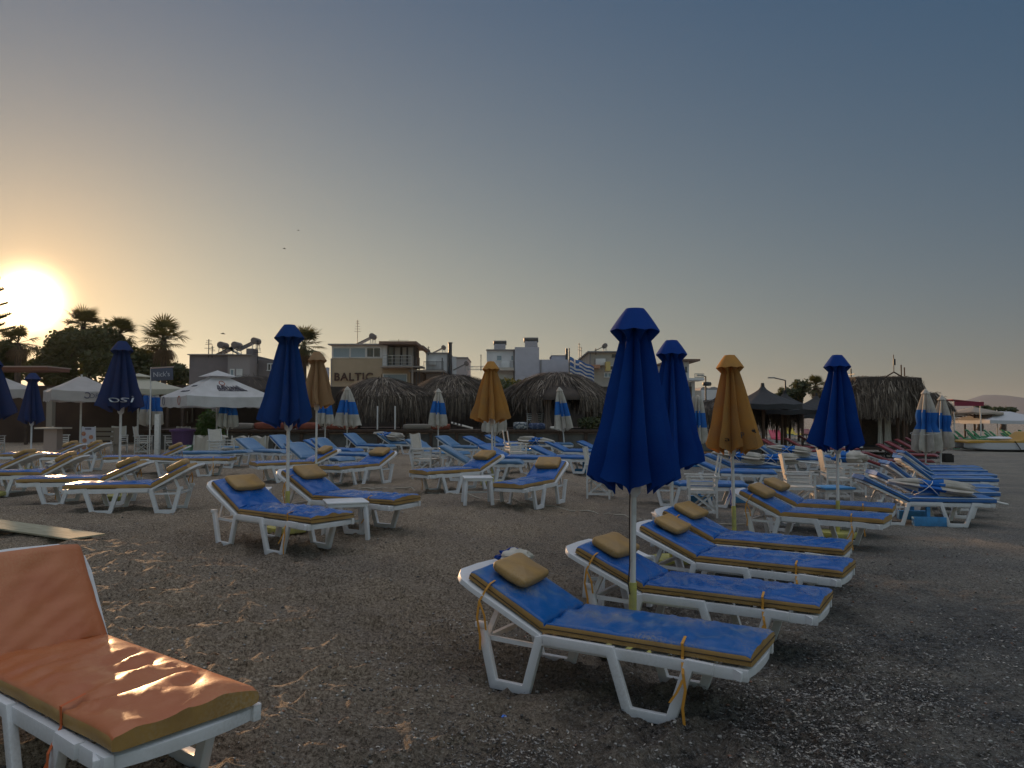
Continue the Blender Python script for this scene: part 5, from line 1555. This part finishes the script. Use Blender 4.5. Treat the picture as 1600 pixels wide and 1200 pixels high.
# ------------------------------------------------------------------ open parasols
def parasol(label, c, side, zt, zh, seed, m, rz, val=.28, logo=None, vent=True, base=.25, group='open white parasols', pole=POLE):
    o = thing('open_parasol', label, 'parasol', (c[0], c[1], base), R(rz), group)
    H, E = zt - base, zh - base; h = side / 2
    b = MB(); b.tube([(0, 0, 0), (0, 0, H - .05)], .032, 10); b.build('pole', pole, o, smooth=60)
    b = MB(); n = 12
    for k in range(4):
        Rm = Matrix.Rotation(k * math.pi / 2, 3, 'Z'); rows = []
        for j in range(9):
            t = .10 + .90 * j / 8; row = []
            for i in range(n + 1):
                f = i / n * 2 - 1; sag = -.05 * (1 - f * f) * t - .03 * math.sin(t * math.pi)
                row.append(tuple(Rm @ Vector((f * h * t, -h * t, H - .06 - (H - E - .06) * t + sag))))
            rows.append(row)
        e = rows[-1]; rows.append([(x * 1.003, y * 1.003, z - val + .02 * math.sin(i * 1.7 + k)) for i, (x, y, z) in enumerate(e)])
        b.grid(rows)
    c_ = b.build('canopy', m, o, smooth=30)
    if vent:
        b = MB()
        for k in range(4):
            Rm = Matrix.Rotation(k * math.pi / 2, 3, 'Z'); b.grid([[tuple(Rm @ Vector((f * h * t, -h * t, H + .02 - (H - E) * t * .72))) for f in (-1, 0, 1)] for t in (0, .17, .34)])
        b.build('vent_cap', m, o)
    b = MB()
    for k in range(8):
        a = k * math.pi / 4; r = h * (1.38 if k % 2 else .98); a += 0
        b.bar((0, 0, H - .28), (r * .97 * math.cos(a), r * .97 * math.sin(a), E - .12), .025, .03)
    b.build('ribs', DMETAL, o)
    if logo: logo(o, c_, h, H, E, val)
    return o


def face_text(body, size, parent, m, c, nrm_rot, extr=.003, sx=1.0):
    cu = bpy.data.curves.new('t', 'FONT'); cu.body = body; cu.size = size; cu.extrude = extr; cu.align_x = 'CENTER'
    to = bpy.data.objects.new('t', cu); COL.objects.link(to); bpy.context.view_layer.update(); me = bpy.data.meshes.new_from_object(to); bpy.data.objects.remove(to); bpy.data.curves.remove(cu)
    me.materials.append(m); me.name = 'lettering'; o = bpy.data.objects.new('lettering', me); COL.objects.link(o); o.parent = parent; o.location = c; o.rotation_euler = nrm_rot; o.scale = (sx, 1, 1); return o


INK = mat('dark ink', (.04, .035, .05), .8); INKR = mat('rust ink', (.35, .10, .06), .8); INKP = mat('grey ink', (.12, .11, .15), .8)


def logo1(o, c, h, H, E, val):
    sl = math.atan2(H - E, h)
    # scribbled strokes of the roof prints, illegible in the photo, and round marks on the valance
    rnd = random.Random(2)

    def on_face(k, u, t, off=.012):   # u across -1..1, t apex..hem
        v = Vector((u * h * t, -h * t, H - .06 - (H - E - .06) * t - .05 * (1 - u * u) * t - .03 * math.sin(t * math.pi) + off)); return Matrix.Rotation(k * math.pi / 2, 3, 'Z') @ v
    for k, m_, rows_ in ((3, INK, ((.52, -.35, .3, .05), (.74, -.35, .45, .05))), (0, INK, ((.60, -.35, .55, .16), (.70, -.3, .6, .10)))):
        b = MB()
        for t0, u0, u1, ht in rows_:
            u = u0
            while u < u1:
                du = rnd.uniform(.02, .045); p0 = on_face(k, u, t0 - ht * rnd.uniform(.2, .6)); p1 = on_face(k, u + du * .6, t0 + ht * .5)
                b.bar(p0, p1, .03, .006); b.bar(p1, on_face(k, u + du * 1.3, t0 + ht * rnd.uniform(-.2, .4)), .025, .006); u += du * 1.7
        b.build('roof_print', m_, c)
    b = MB(); pts = [on_face(0, -.1 + .25 * math.cos(i * .5) * .6, .42 + .08 * math.sin(i * .5)) for i in range(13)]; b.tube(pts, .014, 4); b.build('roof_print', INKR, c)
    for k, u, m_ in ((3, -.72, INKP), (3, .45, INKR)):
        b = MB(); pts = []
        for i in range(17):
            a = i * math.pi / 8; pts.append(Matrix.Rotation(k * math.pi / 2, 3, 'Z') @ Vector((u * h + .13 * math.cos(a), -h - .012, E - val * .45 + .15 * math.sin(a))))
        b.tube(pts, .012, 4); b.build('valance_mark', m_, c)


for i, (px, lab) in enumerate([(589.5, 'thin pale pole in front of the first thatched hut, left one'), (617, 'thin pale pole in front of the first thatched hut, right one')]):
    q = P(px, 690, 32.9); b = MB(); b.tube([(0, 0, 0), (0, 0, 1.0)], .035, 6); o = b.build('thin_pole', POLE, None); o.location = (q.x, 32.9, 1.07); tag(o, lab, 'pole', 'thin pale poles before the hut')
parasol('wide white open parasol with dark prints, in front of the lilac building', (-10.75, 28.0), 3.05, 3.30, 2.36, 1, mat('white parasol cloth', (.62, .60, .60), .8, (.52, .50, .49), 3, 1, trans=.25), 40, logo=logo1, val=.36)


def logo2(o, c, h, H, E, val):
    rz = 0
    face_text('ORVAL', .22, c, INKP, (h * .42, -h - .03, E - val * .78), (math.pi / 2, 0, 0))
    b = MB(); b.tube([(h * .02 + .09 * math.cos(a), -h - .014, E - val * .52 + .09 * math.sin(a)) for a in [i * .35 - 2.6 for i in range(15)]], .02, 5); b.build('valance_mark', INKP, c)


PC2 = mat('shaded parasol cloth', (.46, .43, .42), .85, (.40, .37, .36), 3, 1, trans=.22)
parasol('white open parasol with a small round logo on its valance, second from the left', (-14.7, 26.2), 2.0, 3.12, 2.52, 2, PC2, 38, logo=logo2, vent=False, val=.34)
parasol('white open parasol cut by the left picture edge', (-18.2, 27.0), 2.0, 3.22, 2.62, 3, PC2, 46, vent=False, val=.30)
parasol('pale open parasol half hidden behind the hazy blue umbrella', (-14.6, 30.0), 2.6, 3.30, 2.72, 4, mat('yellowed parasol cloth', (.48, .45, .36), .85, trans=.22), 42, vent=True, val=.20)
parasol('white open tent parasol at the far right edge, nearer one', (36.6, 58), 4.6, 2.1, 1.32, 5, mat('white tent cloth', (.55, .55, .58), .8, trans=.2), 5, val=.25, vent=False, base=-.1)
parasol('white open tent parasol at the far right edge, farther one', (40.5, 63), 4.2, 2.1, 1.35, 6, mat('white tent cloth', (0, 0, 0)), -5, val=.25, vent=False, base=-.1)


def straw_parasol(label, px, py, Y, R_, zb_, group='black thatched parasols', m=BLACKC, hgt=.85, brim=.22, base=None, tip=True):
    q = P(px, py, Y); base = g0(q.x, Y) if base is None else base
    o = thing('shade_parasol', label, 'parasol', (q.x, Y, base), 0, group); H = q.z - base
    b = MB(); b.tube([(0, 0, 0), (.02, 0, H - .2)], .075, 8); b.build('post', POST, o, smooth=60)
    b = MB(); rows = []
    for j in range(12):
        t = j / 11; r = R_ * t; z = H - hgt * (t ** .62) if tip else H - hgt * t
        rows.append([((r + .04) * math.cos(a) * (1 + .02 * math.sin(a * 8)), (r + .04) * math.sin(a) * (1 + .02 * math.sin(a * 8)), z + .02 * math.sin(a * 8) * t) for a in [2 * math.pi * i / 32 for i in range(32)]])
    e = rows[-1]; rows.append([(x * 1.01, y * 1.01, z - brim + .015 * math.sin(i * 1.9)) for i, (x, y, z) in enumerate(e)]); rows.append([(x * .1, y * .1, H - hgt * .9) for x, y, z in e])
    b.grid(rows, 0, True); b.tube([(0, 0, H - .1), (0, 0, H + .10)], [.10, .07], 8); b.build('canopy', m, o, smooth=40)
    b = MB()
    for i in range(8): a = i * math.pi / 4; b.bar((0, 0, H - hgt - .25), (R_ * .9 * math.cos(a), R_ * .9 * math.sin(a), H - hgt - .1), .04, .04)
    b.build('struts', POST, o)


for a in [('black parasol with peaked top behind the ochre umbrella, its tip in clear sky', 1191.5, 602, 34, 1.6, 0), ('black parasol whose brim reaches towards the blue umbrella', 1226, 613, 37, 1.6, 0), ('black parasol left of the ochre umbrella', 1128, 611, 38, 1.35, 0), ('small black parasol behind the far right blue umbrella', 1275, 617, 44, 1.55, 0), ('black parasol in the distance between the posts', 1247, 629, 52, 1.6, 0)]:
    straw_parasol(*a)
for (px, py, lab) in [(1222, 706, 'rough brown log post under the black parasols, left one'), (1254, 700, 'rough brown log post under the black parasols, right one'), (1278, 693, 'rough brown log post left of the blue umbrella')]:
    x, y, z = G(px, py); b = MB(); b.tube([(0, 0, 0), (.03, 0, 2.1)], .075, 8); o = b.build('log_post', POST, None, smooth=60); o.location = (x, y, z); tag(o, lab, 'post', 'log posts under the black parasols')
straw_parasol('pale straw parasol in front of the distant mountain, nearer one', 1522, 636, 58, 1.8, 0, 'straw parasols at the far right', THATCH3, .42, .14, tip=False)
straw_parasol('pale straw parasol beside the red awning, farther one', 1507, 640, 64, 1.8, 0, 'straw parasols at the far right', THATCH3, .40, .14, tip=False)


# ------------------------------------------------------------------ thatched pavilion
def pavilion(label, x0, x1, y0, depth, zt, ze, hang, n, seed, posts, base, inset=.45, curtains=(), flat=True, group='thatched pavilions at the right'):
    cx, cy = (x0 + x1) / 2, y0 + depth / 2; o = thing('thatched_pavilion', label, 'pavilion', (cx, cy, base), 0, group)
    hx, hy = (x1 - x0) / 2, depth / 2; H, E = zt - base, ze - base
    per = 2 * (2 * hx + 2 * hy)

    def edge(a):
        s = (a / (2 * math.pi)) % 1 * 4; k = int(s); f = s - k
        return [(-hx + 2 * hx * f, -hy, 0, -1), (hx, -hy + 2 * hy * f, 1, 0), (hx - 2 * hx * f, hy, 0, 1), (-hx, hy - 2 * hy * f, -1, 0)][k]

    def pos(a, t, off=0):
        x, y, nx, ny = edge(a); k = min(t, 1); ins = inset * (1 - k) ** 1.3
        lump = .05 * noise.noise(Vector((a * 3, seed, k * 2)))
        z = H - (H - E) * k - (0 if t <= 1 else (t - 1) * hang / .5) + lump
        return (x * (1 - ins / max(hx, .1)) + nx * (off + lump), y * (1 - ins / max(hy, .1)) + ny * (off + lump), z)
    b = MB(); b.grid([[pos(2 * math.pi * i / 48, j / 6) for i in range(48)] for j in range(7)], 0, True); o0 = len(b.v); b.v += [pos(2 * math.pi * i / 48, 0) for i in range(48)]; b.f.append(tuple(range(o0, o0 + 48))); b.m.append(0)
    sh = b.build('roof', THATCH2, o, smooth=50)
    thatch('thatch', pos, n, seed, sh, mats=(THATCH, THATCH2, THATCH3), hang=.5, length=.35, jit=.12, width=.035, probs=(.45, .42, .13))
    rnd = random.Random(seed); b = MB()
    for _ in range(n // 6):
        x = rnd.uniform(-hx, hx) * .8; y = rnd.uniform(-hy, hy) * .8; a = rnd.uniform(-.6, .6); l = rnd.uniform(.1, .25); p = Vector((x, y, H + .02)); q = p + Vector((math.cos(a) * l, math.sin(a) * l, rnd.uniform(-.02, .08))); b.bar(p, q, .03, .01, rnd.choice((0, 0, 1)))
    b.build('ridge_litter', [THATCH, THATCH3], sh)
    for px_, py_ in posts: b = MB(); b.tube([(px_ - cx, py_ - cy, 0), (px_ - cx + .02, py_ - cy, E + .2)], .07, 8); b.build('post', POST, o, smooth=60)
    for xx in curtains:
        b = MB(); b.grid([[(xx - cx + (i / 6 - .5) * .3 * (1 - .4 * math.sin(j / 5 * math.pi)), -hy * .6 + .04 * math.sin(i * 2.2), (E - .3) * (1 - j / 5) + .2) for i in range(7)] for j in range(6)]); b.build('curtain', CANVAS, o, smooth=60)
    b = MB(); b.box((0, 0, .24), (2 * hx * .9, 2 * hy * .8, .12)); b.build('deck', BROWN, o)
    b = MB(); b.box((0, hy * .9, .9), (2 * hx * .95, .08, 1.7)); b.build('back_screen', BROWN, o)
    return o


pv = pavilion('big thatched pavilion with a flat ridge and shaggy eaves, right of the blue umbrella', 15.2, 18.25, 34, 3.4, 3.36, 2.30, .80, 6500, 61, [(15.6, 34.5), (17.25, 34.4), (17.6, 34.6), (15.6, 37), (17.7, 37)], -.05, inset=.05, curtains=(16.6, 16.9, 17.0))
pavilion('smaller thatched pavilion just behind the big one', 21.0, 23.4, 41, 3.5, 2.85, 2.0, .8, 2600, 64, [(21.3, 41.5), (23.1, 41.5)], -.1)
pavilion('third thatched pavilion, lowest, before the red awning', 24.6, 28.9, 50, 3.5, 2.85, 1.9, .9, 2600, 67, [(25.0, 50.5), (28.4, 50.5)], -.1)
b = MB(); b.box((0, 0, 0), (2.2, 1.6, .05), rot=Matrix.Rotation(.10, 3, 'Y')); b.box((.1, -.8, -.20), (2.1, .03, .30)); o = thing('red_awning', 'dark red fabric awning between the pavilions and the mountain', 'awning', tuple(P(1502, 627, 56)))
b.build('cloth', mat('dark red awning cloth', (.22, .02, .045), .8), o)
for s in (-1, 1): b = MB(); b.tube([(s * .95, -.7, -2.6), (s * .95, -.7, 0)], .05, 6); b.build('post', POLE, o)
# signal mast on the pavilion roof
q = P(1367, 592, 36); o = thing('roof_mast', 'thin mast with a small dark pennant above a low gable frame on the pavilion', 'mast', (q.x, 34.2, q.z - .05))
b = MB(); b.tube([(0, 0, .25), (0, 0, 1.05)], .02, 6); b.box((.03, 0, .72), (.09, .05, .28)); b.build('mast', DMETAL, o)
b = MB(); b.bar((-.46, 0, 0), (0, 0, .27), .05, .05); b.bar((.46, 0, 0), (0, 0, .27), .05, .05); b.build('gable_frame', BROWN, o)
for (px, y1, lab) in [(1408.5, 570, 'upright pole end above the pavilion ridge, taller one'), (1413.5, 574, 'upright pole end above the pavilion ridge, shorter one')]:
    q = P(px, 594, 36); b = MB(); b.tube([(0, 0, -.2), (0, 0, P(0, y1, 36).z - q.z)], .03, 6); o = b.build('roof_pole', POST, None); o.location = q; tag(o, lab, 'pole')


# ------------------------------------------------------------------ pedal boat, buoy
def pedal_boat():
    x, y, z = G(1548, 705); o = thing('pedal_boat', 'ochre and white pedal boat beached at the right edge', 'pedal boat', (x + 1.15, y, z), R(-6)); L_ = 5.3
    b = MB()
    for yo in (-.55, .55):
        rows = []
        for i in range(21):
            t = i / 20; xx = -L_ / 2 + L_ * t; w = .32 * min(1, (t * 5) ** .6, ((1 - t) * 6) ** .6) + .02; kz = .18 * (max(0, .25 - t) / .25) ** 2
            rows.append([(xx, yo - w, .46 + kz * .3), (xx, yo - w * .85, .12 + kz), (xx, yo, .02 + kz), (xx, yo + w * .85, .12 + kz), (xx, yo + w, .46 + kz * .3)])
        b.grid(rows)
        b.f.append((len(b.v) - 5, len(b.v) - 4, len(b.v) - 3, len(b.v) - 2, len(b.v) - 1)); b.m.append(0)
    b.build('hull', mat('white fibreglass', (.56, .56, .60), .4), o, smooth=50)
    b = MB(); prof = [(-2.65, .52), (-2.3, .58), (-1.2, .56), (-.2, .55), (.05, .60), (.30, .82), (.55, 1.0), (.9, 1.02), (1.15, .86), (1.3, .70), (1.6, .62), (2.0, .60), (2.6, .56), (2.65, .44), (-2.65, .44)]
    b.prism(prof, -.86, .86); b.build('deck', mat('ochre fibreglass', (.46, .25, .03), .4), o, bevel=.03)
    b = MB(); b.tube([(1.0, -.5, .62), (1.0, -.5, 1.15), (1.1, -.5, 1.2)], .03, 6); b.box((1.7, 0, .72), (.6, 1.3, .22)); b.box((1.95, 0, .95), (.12, 1.3, .5)); b.build('seat', mat('maroon seat', (.06, .02, .03), .5), o, bevel=.02)
    b = MB(); b.lathe([(0, .10), (.42, .08), (.55, 0), (.42, -.06), (0, -.06)], 20); q = b.build('float', mat('white float plastic', (.6, .58, .60), .4), o, smooth=50); q.location = (-.9, -.5, .68); q.scale = (1.1, .8, 1)
    b = MB(); b.tube([(-.35, -.9, .55), (-.2, -.93, .30), (-.05, -.92, .05)], .02, 5); b.build('mooring_rope', DARK, o)


pedal_boat()
x, y, z = G(1496, 700); soft_box('buoy', 'faded pink tapered buoy standing on the sand beside the tied umbrellas', 'buoy', (x, y, z - .02), (.55, .5, .62), mat('faded pink plastic', (.34, .16, .15), .6), 3)
x, y, z = G(1480, 722); b = MB(); b.box((0, 0, .14), (.34, .34, .28)); b.box((.0, 0, .30), (.25, .30, .06)); o = b.build('crate', DARK, None, bevel=.01); o.location = (x, y, z); tag(o, 'dark box on the sand right behind the tied umbrella poles', 'box')

# ------------------------------------------------------------------ odds and ends at the left
def windbreak(label, px0, px1, py, Y, seed):
    a, c = P(px0, py, Y), P(px1, py, Y); o = thing('windbreak', label, 'windbreak', ((a.x + c.x) / 2, Y, .22), 0, 'canvas windbreaks before the terrace'); w = c.x - a.x; H = a.z - .22
    b = MB(); rows = []
    for j in range(7): rows.append([(-w / 2 + w * i / 20, .05 * math.sin(i * 1.1 + seed) - .03 * j, H * (1 - j / 6) + (.04 * math.sin(i * .8 + seed) if j == 0 else 0)) for i in range(21)])
    b.grid(rows); b.grid([[(x, y + .35 + .05 * math.sin(z * 9), z) for x, y, z in r] for r in rows]); b.grid([rows[0], [(x, y + .35, z) for x, y, z in rows[0]]])
    b.build('canvas', mat('windbreak canvas', (.40, .36, .30), .9, (.34, .30, .25), 3, 1), o, smooth=60)
    b = MB()
    for s in (-1, 0, 1): b.tube([(s * w / 2 * .98, -.03, 0), (s * w / 2 * .98, .0, H + .05)], .018, 6)
    b.build('stakes', WOODW, o)


windbreak('pale canvas windbreak left of the striped umbrella', 303, 352, 682, 25.8, 1); windbreak('pale canvas windbreak right of the striped umbrella', 362, 415, 683, 25.4, 4)
# bin, crate
o = thing('bin', 'large purple bin standing before the terrace at the left', 'bin', (P(285, 690, 27.5).x, 27.5, .22))
b = MB(); b.lathe([(0, 0), (.28, 0), (.38, .85), (.40, .88), (0, .88)], 20); b.build('body', mat('purple plastic', (.12, .06, .16), .6), o, smooth=40)
b = MB(); b.lathe([(0, .885), (.44, .885), (.44, .95), (.2, 1.0), (0, 1.0)], 20); b.build('lid', mat('dark purple plastic', (.10, .04, .14), .6), o, smooth=40)
b = MB(); b.box((0, 0, .20), (.42, .34, .40)); b.box((0, 0, .42), (.46, .38, .04)); o = b.build('crate', mat('pale green plastic', (.16, .30, .16), .6), None, bevel=.01); o.location = (P(291, 690, 26.3).x, 26.3, .22); tag(o, 'pale green crate in front of the purple bin', 'crate')
o = thing('menu_board', 'tall menu board with red food pictures beside the hazy blue umbrella', 'sign', (P(138, 690, 25).x, 25, .22))
b = MB(); b.box((0, 0, .58), (.44, .03, 1.0)); b.build('board', mat('pale board', (.42, .42, .48), .6), o)
b = MB(); rnd = random.Random(3)
for i in range(7):
    x_, z_ = -.12 + .24 * (i % 2) + rnd.uniform(-.03, .03), .2 + .13 * i * .85; b.lathe([(0, .006), (.07, .004), (.075, 0)], 12); n_ = 36
    b.v[-n_:] = [(x + x_, -.018 - z, y + z_) for x, y, z in b.v[-n_:]]
b.build('food_pictures', mat('food print', (.30, .08, .06), .7, (.38, .22, .12), 20, 1), o, recalc=False)
b = MB(); b.box((0, -.02, 1.02), (.20, .01, .05)); b.build('heading', INKP, o)
b = MB(); b.bar((-.24, .02, 0), (-.20, .02, 1.1), .03, .03); b.bar((.24, .02, 0), (.20, .02, 1.1), .03, .03); b.bar((0, .45, 0), (0, .03, 1.05), .03, .03); b.build('easel', WOODW, o)
o = thing('bar_sign', 'blue grey sign board on a thin pole above the parasols', 'sign', (P(235.5, 600, 27).x, 27, .22))
b = MB(); b.tube([(0, 0, 0), (0, 0, 3.15)], .025, 8); b.build('pole', POLE, o, smooth=60)
b = MB(); b.box((.40, -.02, 2.90), (.76, .05, .43), rot=Matrix.Rotation(-.06, 3, 'Y')); sb = b.build('board', mat('slate blue board', (.07, .08, .12), .7), o, bevel=.005)
b = MB(); b.box((.40, -.02, 3.14), (.80, .07, .04), rot=Matrix.Rotation(-.06, 3, 'Y')); b.build('top_rail', mat('pale fascia', (0, 0, 0)), sb)
face_text("Nick's", .24, sb, mat('pale lettering', (.42, .42, .46), .7), (.40, -.052, 2.82), (math.pi / 2, -.06, 0), extr=.003)
# fixed thick white post
b = MB(); b.box((0, 0, .75), (.16, .16, 1.5)); o = b.build('white_post', POLE, None, bevel=.01); o.location = (P(246, 690, 26.5).x, 26.5, .22); tag(o, 'thick square white post behind the hazy blue umbrella', 'post')
# cream planter table
for i, (px, Y, lab) in enumerate([(83, 26.5, 'tall pale table at the far left under the parasols'), (165, 27.5, 'pale slatted bench behind the hazy blue umbrella')]):
    o = thing('bar_table' if i == 0 else 'bench', lab, 'table' if i == 0 else 'bench', (P(px, 690, Y).x, Y, .22)); b = MB()
    if i == 0: b.box((0, 0, 1.02), (.95, .6, .05)); b.build('table_top', CANVAS, o); b = MB(); b.box((0, 0, .5), (.45, .35, 1.0)); b.build('base', mat('pale fascia', (0, 0, 0)), o)
    else:
        for z in (.45, .62, .79, .96): b.box((0, .0 if z > .5 else -.2, z), (1.0, .03 if z > .5 else .45, .12 if z > .5 else .04))
        b.build('slats', mat('grey timber', (0, 0, 0)), o); b = MB(); b.box((-.45, -.1, .5), (.05, .4, 1.0)); b.box((.45, -.1, .5), (.05, .4, 1.0)); b.build('frame', mat('grey timber', (0, 0, 0)), o)
for (px, py, Y, s_, lab) in [(348, 521.5, 60, .55, 'tiny dark bird flying above the lilac building'), (444, 388.5, 90, .6, 'tiny bird high in the sky, the lower of two'), (466, 360, 90, .45, 'tiny bird high in the sky, the upper of two')]:
    b = MB(); b.tube([(-.30, 0, 0), (-.1, 0, .02), (.2, 0, 0), (.38, 0, -.02)], [.02, .07, .06, .015], 6)
    for q in (-1, 1): b.add([(-.05, q * .04, .03), (.15, q * .04, .03), (.02, q * .35, .16), (-.08, q * .7, .08)], [(0, 1, 2), (0, 2, 3)])
    o = b.build('bird', DARK, None); o.location = P(px, py, Y); o.scale = (s_,) * 3; o.rotation_euler = (0, 0, .5); tag(o, lab, 'bird', 'birds in the sky')
# haze
hm = bpy.data.materials.new('sea haze'); hm.use_nodes = True
hn = hm.node_tree.nodes; hn.remove(hn['Principled BSDF'])
pv = hn.new('ShaderNodeVolumePrincipled'); pv.inputs['Color'].default_value = (.78, .86, .98, 1); pv.inputs['Density'].default_value = .00009; pv.inputs['Anisotropy'].default_value = .55
hm.node_tree.links.new(pv.outputs[0], hn['Material Output'].inputs['Volume'])
b = MB(); b.box((200, 2800, 93), (13400, 8600, 192)); tag(b.build('haze', hm, None), kind='stuff')
